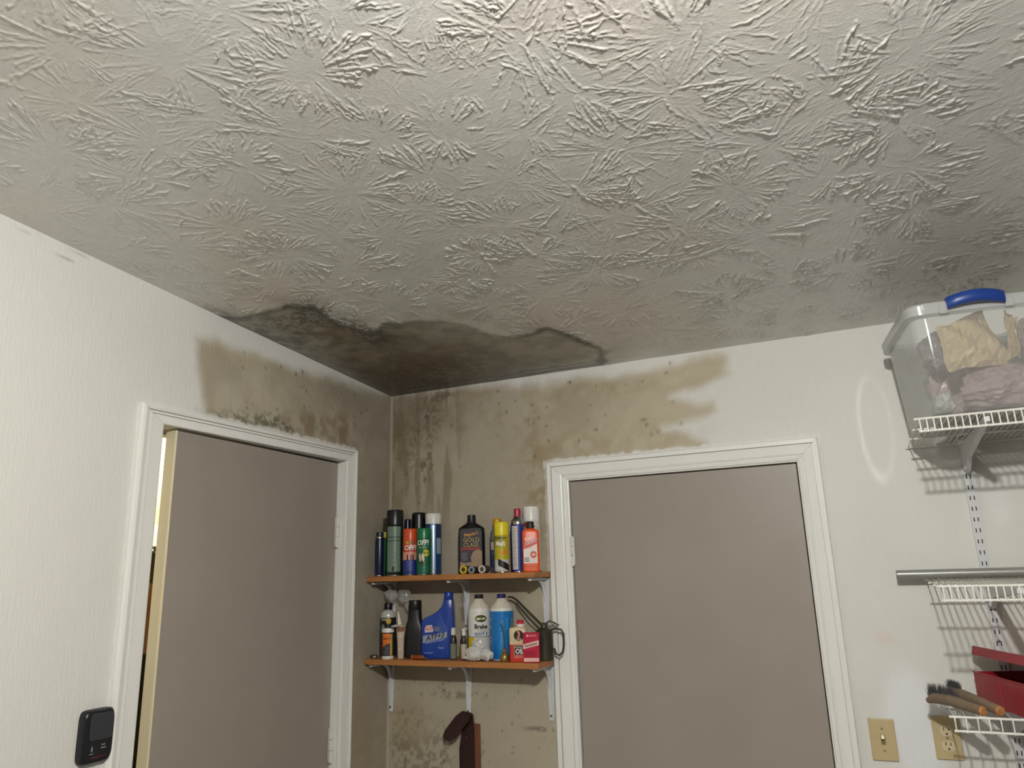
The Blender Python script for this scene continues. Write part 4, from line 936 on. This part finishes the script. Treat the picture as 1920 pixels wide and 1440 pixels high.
# foil wad and plastic bag
def crumple(name, c, rad, seed, n=3, amp=.35):
    bm = bmesh.new(); bmesh.ops.create_icosphere(bm, subdivisions=n, radius=1); rg = random.Random(seed)
    dirs = [Vector((rg.gauss(0, 1), rg.gauss(0, 1), rg.gauss(0, 1))).normalized() for _ in range(16)]
    for v in bm.verts:
        k = 1 + amp * (max(abs(v.co.dot(q)) for q in dirs[:8]) - .8) * 2.2 - amp * max(0, max(v.co.dot(q) for q in dirs[8:]) - .75) * 2 + rg.uniform(-.08, .08)
        v.co = Vector(c) + Vector((v.co.x * rad[0] * k, v.co.y * rad[1] * k, v.co.z * rad[2] * k))
    return bm
m_foil = mat('crumpled_film', (206, 204, 198), rough=.22, spec=.6)
t = thing('foil_wad', 'crumpled silvery plastic film in front of the brake fluid bottle', 'wrapper', (.4850, -.140, ZL), 0, GL)
bm = crumple('wad', (-.020, 0, .026), (.034, .018, .026), 4); obj('wad', bm, m_foil, t)
bm = crumple('wad', (.030, -.002, .022), (.026, .015, .020), 9); obj('wad', bm, m_foil, t)
bm = crumple('wad', (-.008, .006, .052), (.022, .010, .024), 12, 3, .5); obj('wad', bm, m_foil, t)
o_ = obj('twist', tube([(-.060, -.002, .012), (-.030, -.004, .010), (-.012, -.006, .008)], [.006, .008, .007], 10), m_foil, t)
o_ = obj('twist', tube([(.030, -.006, .030), (.046, -.012, .012), (.040, -.016, .003)], [.010, .007, .002], 8), m_foil, t)
m_film = clear_plastic('bag_film', (.93, .92, .90), .72, .18)
t = thing('plastic_bag', 'crumpled clear plastic bag tucked under the upper shelf by the corner', 'plastic bag', (.062, -.030, 1.618), 0, GL)
obj('bag_fold', crumple('bag', (-.008, -.034, .010), (.028, .018, .022), 21, 3, .4), m_film, t); obj('bag_fold', crumple('bag', (.042, -.014, .006), (.026, .020, .030), 23, 3, .5), m_film, t); obj('bag_fold', crumple('bag', (.056, -.006, -.028), (.013, .013, .026), 25, 3, .5), m_film, t)
# brass oiler
t = thing('brass_oiler', 'tiny brass pump oiler with thin bent spout', 'oiler', (.5850, -.138, ZL), 0, GL)
m_br = mat('old_brass', (150, 128, 72), rough=.4, metal=.7, noise=.2, nscale=80)
obj('bowl', lathe([(.014, 0), (.0165, .004), (.0165, .016), (.013, .026), (.006, .032), (.005, .044)], 24), m_br, t, smooth=True); obj('collar', lathe([(.0075, .032), (.0075, .042), (.004, .046)], 18), m_br, t)
obj('spout', tube([(0, 0, .044), (.001, 0, .085), (-.002, 0, .110), (-.010, 0, .132), (-.014, 0, .142)], [.0024, .0022, .002, .0018, .0014], 8), mat('spout_steel', (92, 92, 92), rough=.4, metal=.8), t, smooth=True)
# household oil can
t = thing('oil_tin', 'cream and red household oil tin with red and white spout cap', 'tin', (.6310, -.122, ZL), R(20), GL)
m_cream = mat('cream_print', (206, 186, 146), rough=.45, noise=.15, nscale=60)
obj('lower_body', superloft([(0, 0, 0, .028, .013, 6), (0, 0, .002, .030, .015, 6), (0, 0, .058, .030, .015, 6)], 32), cm((200, 48, 36), .4), t, smooth=True); obj('upper_body', superloft([(0, 0, .058, .030, .015, 6), (0, 0, .108, .030, .015, 6), (0, 0, .114, .027, .012, 5)], 32), m_cream, t, smooth=True)
obj('lid', superloft([(0, 0, .112, .026, .011, 4), (0, 0, .118, .018, .009, 3)], 28), cm((150, 140, 116), .4, .5), t, smooth=True)
obj('spout_collar', lathe([(.015, .115), (.015, .124), (.0115, .127)], 20), cm((224, 214, 200), .4), t, loc=(.010, 0, 0), smooth=True); obj('spout_cap', lathe([(.0125, .126), (.0125, .137), (.010, .139)], 20), cm((196, 34, 50), .4), t, loc=(.010, 0, 0), smooth=True)
obj('needle_spout', tube([(-.020, 0, .112), (-.020, 0, .128), (-.0195, 0, .146)], [.0045, .0030, .0012], 10), cm((130, 110, 76), .5, .4), t)
obj('roundel', ellipse_flat(.004, -.0153, .088, .0175, .0175), cm((30, 24, 24)), t); text_flat('3', .030, .004, -.0157, .090, cm((222, 150, 120)), t, .8, 0, .04); text_flat('in', .009, .004, -.0160, .088, cm((190, 50, 40)), t, 1, 0, .03); text_flat('ONE', .008, .004, -.0157, .0755, cm((214, 190, 160)), t, 1, 0, .03)
obj('black_panel', box_bm(-.012, .024, -.0157, -.0152, .024, .054), cm((28, 22, 22)), t); obj('panel_edge', box_bm(-.0135, .0255, -.0154, -.0150, .0225, .0555), cm((210, 180, 160)), t)
text_flat('HOUSEHOLD', .0072, .006, -.0159, .0485, cm((226, 214, 196)), t, .8, 0, .02); text_flat('OIL', .0230, .006, -.0159, .0345, cm((232, 224, 210)), t, .85, 0, .04); text_flat('LUBRICATES', .0080, .004, -.0157, .0165, cm((226, 170, 150)), t, .85, 0, .02)
# penetrating oil can
t = thing('penetrant_tin', 'flat crimson penetrant tin with white diagonal lettering band', 'tin', (.6920, -.143, ZL), R(14), GL)
obj('body', superloft([(0, 0, 0, .026, .010, 7), (0, 0, .002, .028, .012, 7), (0, 0, .097, .028, .012, 7), (0, 0, .099, .026, .010, 7)], 32), cm((186, 26, 58), .38), t, smooth=True)
obj('band', poly_flat([(-.0275, .045), (.0275, .058), (.0275, .074), (-.0275, .061)], -.0123), cm((228, 196, 184)), t); text_flat('Penetrant', .0120, 0, -.0126, .0595, cm((90, 26, 36)), t, .95, .1, .02, .23)
obj('foot_band', box_bm(-.0265, .0265, -.0126, -.0120, .0045, .0165), cm((232, 190, 180)), t); obj('logo_dot', ellipse_flat(-.012, -.0124, .089, .0042, .0042), cm((228, 180, 180)), t); text_flat('LIQUID', .0075, .006, -.0125, .089, cm((228, 170, 176)), t, 1, 0, .02)
for i in range(4): obj('print_line', box_bm(-.020, .018, -.0125, -.0120, .022 + .005 * i, .0238 + .005 * i), cm((140, 18, 44)), t)
# pump oil can with long spout
t = thing('oil_can', 'dark olive pump oil can with long bent spout and looped handle', 'oil can', (.7080, -.064, ZL), R(10), GL)
m_ol = mat('olive_metal', (72, 68, 54), rough=.4, metal=.5, noise=.15, nscale=50)
obj('body', lathe([(.031, 0), (.0325, .002), (.0325, .004), (.0315, .005), (.0290, .092), (.0295, .094), (.024, .104), (.012, .110), (.010, .118)], 32), m_ol, t, smooth=True)
obj('pump_head', box_bm(-.012, .013, -.009, .009, .104, .126, .003, 2), m_ol, t); 
obj('spout', tube([(-.008, 0, .118), (-.055, .018, .158), (-.105, .034, .203), (-.120, .038, .212), (-.132, .045, .2155), (-.142, .050, .2155), (-.146, .051, .2140)], [.0052, .0048, .0040, .0038, .0034, .0030, .0024], 10), m_ol, t, smooth=True)
obj('spout_brace', tube([(-.016, .010, .104), (-.062, .022, .140), (-.110, .036, .196)], .0028, 8), m_ol, t, smooth=True)
obj('handle', tube([(.024, 0, .100), (.040, 0, .106), (.062, 0, .102), (.070, 0, .088), (.070, 0, .050), (.064, 0, .026), (.052, 0, .016), (.040, 0, .022), (.034, 0, .040)], .0036, 10), m_ol, t, smooth=True)
obj('trigger', tube([(.006, 0, .122), (.020, .0, .132), (.040, .002, .124), (.052, .002, .116)], .0028, 8), m_ol, t, smooth=True); obj('trigger_pivot', tube([(.010, -.012, .120), (.010, .012, .120)], .004, 10), m_ol, t); obj('wire_wrap', tube([(.030, -.004, .118), (.044, .004, .122), (.060, -.004, .118), (.048, .004, .112), (.034, -.004, .114)], .0012, 6, True), m_ol, t)
tag(obj('metal_bit', crumple('metal_bit', (.018, -.120, ZL + .006), (.014, .012, .007), 31, 2, .5), cm((70, 66, 62), .4, .6)), 'small heap-like metal scrap at the left end of the lower shelf', 'scrap metal')

# ------------------------------------------------------------------ wall upright, wire shelves
m_up = mat('upright_white', (214, 214, 214), rough=.35, noise=.02)
up = thing('shelf_upright', 'white slotted steel upright on the wall behind the wire shelves', 'upright', (2.0935, 0, 0))
bm = box_bm(-.0125, .0125, -.0115, -.0095, .95, 2.10); box_bm(-.0125, -.0105, -.0095, 0, .95, 2.10, bm=bm); box_bm(.0105, .0125, -.0095, 0, .95, 2.10, bm=bm)
obj('channel', bm, m_up, up)
bm = bmesh.new()
z = .98
while z < 2.08:
    for x in (-.0052, .0052): box_bm(x - .0014, x + .0014, -.0121, -.0114, z, z + .012, bm=bm)
    z += .0318
obj('slots', bm, m_dark, up)['kind'] = 'stuff'
for z in (1.99, 1.47, 1.0):
    s_ = obj('screw', screw_me, None, up, loc=(0, -.0117, z)); s_.rotation_euler = (math.pi / 2, 0, 0)
def shelf_arm(label, z, depth, tilt, drop=.085):
    n = [(0, 0), (-depth * .97, -tilt * .97), (-depth * .97, -.012 - tilt * .97), (-.10, -drop * .55), (-.014, -drop), (0, -drop)]
    bm = bmesh.new(); w = .0065
    a = [bm.verts.new((-w, y, zz)) for y, zz in n]; f = bm.faces.new(a); r_ = bmesh.ops.extrude_face_region(bm, geom=[f])
    for g in r_['geom']:
        if isinstance(g, bmesh.types.BMVert): g.co.x = w
    t = thing('cantilever_bracket', label, 'bracket', (2.0935, -.0125, z), group='white steel shelf arms')
    obj('arm_plate', bm, m_up, t)
    obj('arm_flange', box_bm(-.0095, .0095, -.03, -.0005, -drop * .9, -.004, .001, 1), m_up, t)
m_wire = mat('wire_white', (232, 230, 222), rough=.35)
def wire_shelf(label, x0, x1, depth, zb, zf, lip, step, rails):
    t = thing('wire_shelf', label, 'shelf', (x0, 0, 0), group='white wire shelves')
    zz = lambda d: zb + (zf - zb) * d / depth
    L = x1 - x0
    for d in rails: obj('rail', tube([(0, -d, zz(d) - .0042), (L, -d, zz(d) - .0042)], .0029, 8), m_wire, t)
    obj('rail', tube([(-.004, -depth, zf - .0005), (L, -depth, zf - .0005)], .0031, 8), m_wire, t); obj('rail', tube([(.003, -depth - .003, zf - lip), (L, -depth - .003, zf - lip)], .0031, 8), m_wire, t)
    wm = tube([(0, -.006, zb), (0, -depth + .006, zf), (0, -depth - .0025, zf - .003), (0, -depth - .0045, zf - .010), (0, -depth - .0055, zf - lip - .003)], .0017, 6); wm.materials.append(m_wire)
    x = .008
    while x < L:
        obj('wire', wm, None, t, loc=(x, 0, 0)); x += step
    return t
wire_shelf('top white wire shelf, under the clear storage bin', 1.9402, 2.46, .514, 2.0463, 2.0463, .033, .0155, (.012, .200, .365))
wire_shelf('middle white wire shelf, with the grey pipe lying on it', 1.9290, 2.46, .510, 1.6440, 1.6370, .033, .0155, (.012, .185, .350))
wire_shelf('lowest white wire shelf, holding brushes and red toolbox', 1.9225, 2.46, .305, 1.3060, 1.3120, .033, .0250, (.012, .155))
shelf_arm('white steel arm carrying the top wire shelf', 2.0370, .51, 0.0, .088)
shelf_arm('white steel arm carrying the middle wire shelf', 1.6340, .51, .004, .075)
shelf_arm('white steel arm carrying the lowest wire shelf', 1.2960, .30, -.004, .070)
pipe = thing('metal_pipe', 'grey metal pipe lying along the middle wire shelf', 'pipe', (1.858, -.060, 1.6475 + .0128))
m_pipe = mat('pipe_grey', (158, 158, 152), rough=.35, metal=.35)
obj('tube_wall', tube([(0, 0, 0), (.62, 0, 0)], .0130, 24), m_pipe, pipe, smooth=True)
bore = obj('bore', lathe([(.0004, .0006), (.0112, .0006), (.0113, 0)], 20), m_dark, pipe, loc=(0, 0, 0)); bore.rotation_euler = (0, -math.pi / 2, 0)

# ------------------------------------------------------------------ storage bin and what is in it
BIN = (1.9660, -.5150, 2.0485); BROT = math.radians(7.4)
bin_ = thing('storage_bin', 'clear plastic storage bin with blue handle on the top wire shelf', 'storage bin', BIN, BROT)
m_bin = clear_plastic('bin_plastic', (.97, .975, .97), .87, .10)
cx, cy = .168, .195; e = 9
def bs(z, i): k = .022 * (1 - z / .29); return (cx, cy, z, .166 - k - i, .190 - k - i, e)
obj('tub', superloft([(cx, cy, 0, .118, .142, 5), (cx, cy, .002, .132, .156, 7), bs(.012, 0), bs(.15, 0), bs(.285, 0), bs(.285, .0022), bs(.15, .0022), bs(.014, .0022), (cx, cy, .0045, .130, .154, 7)], 72), m_bin, bin_, smooth=True)
m_rim = clear_plastic('bin_rim', (.80, .82, .83), .45, .2)
rb = [(cx, cy, .262, .1665, .1905, e), (cx, cy, .268, .178, .202, e), (cx, cy, .292, .180, .204, e), (cx, cy, .298, .176, .200, e), (cx, cy, .298, .166, .190, e), (cx, cy, .284, .1645, .1885, e)]
obj('rim', superloft(rb, 72, cap=False), m_rim, bin_, smooth=True)
m_bh = mat('handle_blue', (28, 62, 138), rough=.35, bump=.05)
pts = []; secn = []
v = []; f = []; N = 13
for i in range(N):
    t_ = i / (N - 1); x = .086 + .130 * t_; bul = math.sin(math.pi * t_) ** .6
    yy = -.010 - .016 * bul; zc = .288 + .008 * math.sin(math.pi * t_)
    for k in range(12):
        a = 2 * math.pi * k / 12; v.append((x, yy + .012 * math.copysign(abs(math.cos(a)) ** .7, math.cos(a)), zc + .0165 * math.copysign(abs(math.sin(a)) ** .7, math.sin(a))))
for i in range(N - 1):
    for k in range(12): f.append((i * 12 + k, i * 12 + (k + 1) % 12, (i + 1) * 12 + (k + 1) % 12, (i + 1) * 12 + k))
f.append(tuple(range(11, -1, -1))); f.append(tuple((N - 1) * 12 + k for k in range(12)))
obj('handle', pyd('handle', v, f), m_bh, bin_, smooth=True)
for x in (.078, .226): obj('latch_clip', box_bm(x - .010, x + .010, -.014, .002, .262, .290, .003, 2), m_rim, bin_)
def inbin(name, label, cat, bm, material, group='packed inside the storage bin', smooth=True):
    o = obj(name, bm, material, smooth=smooth); o.location = BIN; o.rotation_euler = (0, 0, BROT); return tag(o, label, cat, group)
m_kraft = mat('kraft_paper', (255, 236, 200), rough=.45, noise=.08, nscale=25, bump=.5, bscale=22)
m_bagm = mat('mauve_film', (182, 162, 158), rough=.22, noise=.2, nscale=14, bump=.6, bscale=30, spec=.6)
def sheet(c, ux, uz, w, h, seed, depth=.02, pts=None):
    """crumpled paper packet: an uneven quilt with thickness"""
    bm = bmesh.new(); rg = random.Random(seed); n = 12; g = [[None] * (n + 1) for _ in range(n + 1)]
    for i in range(n + 1):
        for j in range(n + 1):
            a, b = i / n - .5, j / n - .5; puff = (1 - (2 * a) ** 4) * (1 - (2 * b) ** 4)
            x = a * w * (1 + .10 * math.sin(5 * b + seed)); z = b * h * (1 + .12 * math.sin(4 * a + 2 * seed))
            y = -depth * puff + rg.uniform(-.004, .004) + .006 * math.sin(14 * a + 9 * b)
            g[i][j] = bm.verts.new((c[0] + x * ux[0] - z * uz, c[1] + y + (.02 * a), c[2] + x * uz + z * ux[0]))
    for i in range(n):
        for j in range(n): bm.faces.new((g[i][j], g[i + 1][j], g[i + 1][j + 1], g[i][j + 1]))
    bmesh.ops.solidify(bm, geom=list(bm.faces), thickness=.016); return bm
inbin('paper_packet', 'tan crumpled paper packet at the front of the storage bin', 'packet', sheet((.142, .066, .198), (.97,), .20, .138, .140, 3), m_kraft, smooth=False)
inbin('paper_packet', 'small upright tan card beside the larger packet in the storage bin', 'packet', sheet((.243, .068, .205), (.99,), -.10, .034, .120, 5, .008), m_kraft, smooth=False)
inbin('plastic_bag', 'mauve crumpled plastic bag filling the lower front of the storage bin', 'plastic bag', crumple('bag', (.205, .118, .085), (.088, .062, .056), 41, 4, .35), m_bagm, smooth=False)
inbin('plastic_bag', 'grey-mauve plastic bag behind the paper packet in the storage bin', 'plastic bag', crumple('bag', (.180, .275, .150), (.104, .060, .105), 43, 4, .35), m_bagm, smooth=False)
inbin('plastic_bag', 'small pale plastic bag in the lower left of the storage bin', 'plastic bag', crumple('bag', (.066, .105, .046), (.024, .04, .030), 45, 3, .4), mat('pale_film', (190, 192, 184), rough=.3, noise=.1), smooth=False)
inbin('plastic_bag', 'glossy grey plastic bag at upper left in the storage bin', 'plastic bag', crumple('bag', (.078, .140, .205), (.036, .034, .046), 47, 4, .5), mat('grey_film', (140, 136, 134), rough=.2, noise=.2, bump=.5, bscale=35, spec=.6), smooth=False)
inbin('plastic_bag', 'mauve plastic bag at the right side of the storage bin', 'plastic bag', crumple('bag', (.284, .110, .212), (.017, .05, .044), 49, 4, .4), m_bagm, smooth=False)

# ------------------------------------------------------------------ brushes and red toolbox on the lowest shelf
def brush(label, pts, rad, bristle, loc=(0, 0, 0)):
    t = thing('scrub_brush', label, 'brush', loc, group='wooden brushes on the lowest wire shelf')
    mw = mat('brush_wood', (126, 108, 88), rough=.6, noise=.15, nscale=30)
    # flattened wooden block along the path
    n = len(pts); fine = []; rr = []
    for i in range(n - 1):
        for k in range(5):
            s = k / 5; fine.append([pts[i][a] * (1 - s) + pts[i + 1][a] * s for a in range(3)]); rr.append(rad[i] * (1 - s) + rad[i + 1] * s)
    fine.append(list(pts[-1])); rr.append(rad[-1])
    obj('block', tube(fine, rr, 14), mw, t, smooth=True)
    d = (Vector(pts[-1]) - Vector(pts[-2])).normalized()
    obj('cut_end', tube([Vector(pts[-1]) - d * .016, Vector(pts[-1]) + d * .003, Vector(pts[-1]) + d * .006], [rad[-1] * 1.02, rad[-1] * .98, rad[-1] * .7], 12), mat('fresh_wood', (178, 122, 74), rough=.6, noise=.2, nscale=60), t)
    rg = random.Random(len(pts) + int(pts[0][0] * 1000)); v = []; f = []
    a, b, up_ = bristle
    for k in range(420):
        s = a + (b - a) * rg.random(); i = min(int(s * (len(fine) - 1)), len(fine) - 2); p = Vector(fine[i]) + Vector((rg.uniform(-.006, .006), rg.uniform(-.006, .010), .004))
        q = p + Vector((rg.gauss(0, .005), .016 + rg.gauss(0, .005), up_ * rg.uniform(.75, 1.1)))
        sd_ = Vector((.0007, 0, 0)); bse = len(v); v += [p - sd_, p + sd_, p + Vector((0, .0009, 0)), q]; f += [(bse, bse + 1, bse + 3), (bse + 1, bse + 2, bse + 3), (bse + 2, bse, bse + 3)]
    obj('bristles', pyd('bristles', v, f), mat('bristle_black', (34, 30, 32), rough=.6), t)['kind'] = 'stuff'
brush('curved wooden brush with black bristles, nearest the left end of the lowest wire shelf', [(1.886, -.135, 1.323), (1.902, -.160, 1.333), (1.935, -.210, 1.336), (1.966, -.253, 1.331), (1.995, -.296, 1.327)], [.008, .0135, .0145, .013, .012], (.12, .62, .034))
brush('straight wooden brush lying between the curved brush and the red toolbox', [(1.948, -.085, 1.343), (1.970, -.140, 1.341), (2.004, -.212, 1.334), (2.034, -.286, 1.327)], [.012, .014, .0135, .0125], (.02, .30, .026))
tb = thing('toolbox', 'open red metal toolbox on the lowest wire shelf', 'toolbox', (2.0114, -.0752, 1.3150), math.radians(18.9))
m_red = mat('toolbox_red', (150, 26, 40), rough=.4, noise=.06, nscale=20)
m_redin = mat('toolbox_inside', (84, 16, 24), rough=.6)
L_, W2, H2 = .30, .19, .079; th = .0022
bm = box_bm(0, W2, -L_, 0, 0, th); box_bm(0, th, -L_, 0, th, H2, bm=bm); box_bm(W2 - th, W2, -L_, 0, th, H2, bm=bm); box_bm(th, W2 - th, -th, 0, th, H2, bm=bm); box_bm(th, W2 - th, -L_, -L_ + th, th, H2, bm=bm)
obj('tray', bm, m_red, tb); obj('tray_lining', box_bm(.004, W2 - .004, -L_ + .004, -.004, th, .004), m_redin, tb)
obj('seam', box_bm(-.0008, .0005, -.135, -.1335, .004, H2 - .004), mat('seam_red', (178, 62, 70), rough=.35), tb)
obj('rolled_edge', tube([(0, 0, H2), (0, -L_, H2)], .0022, 8), m_red, tb)
lidp = obj('lid', (lambda bm: (box_bm(-W2, 0, -L_ - .003, .003, .022, .0242, bm=bm), box_bm(-W2, -W2 + th, -L_ - .003, .003, 0, .022, bm=bm), box_bm(-W2 + th, 0, .0008, .003, 0, .022, bm=bm), box_bm(-W2 + th, 0, -L_ - .003, -L_ - .0008, 0, .022, bm=bm), bm)[-1])(bmesh.new()), m_red, tb, loc=(W2, 0, H2 + .002))
lidp.rotation_euler = (0, math.radians(13), 0)
obj('hinge_rod', tube([(W2, -L_ + .01, H2 + .001), (W2, -.01, H2 + .001)], .003, 8), cm((120, 118, 112), .4, .8), tb)

wc = thing('wall_clip', 'small white wall clip behind the left rim of the storage bin', 'clip', (1.9450, 0, 2.383))
obj('clip_body', box_bm(-.006, .008, -.016, 0, -.012, .014, .002, 2), m_up, wc); obj('clip_lip', box_bm(-.006, .008, -.022, -.014, -.012, -.006, .001, 1), m_up, wc)
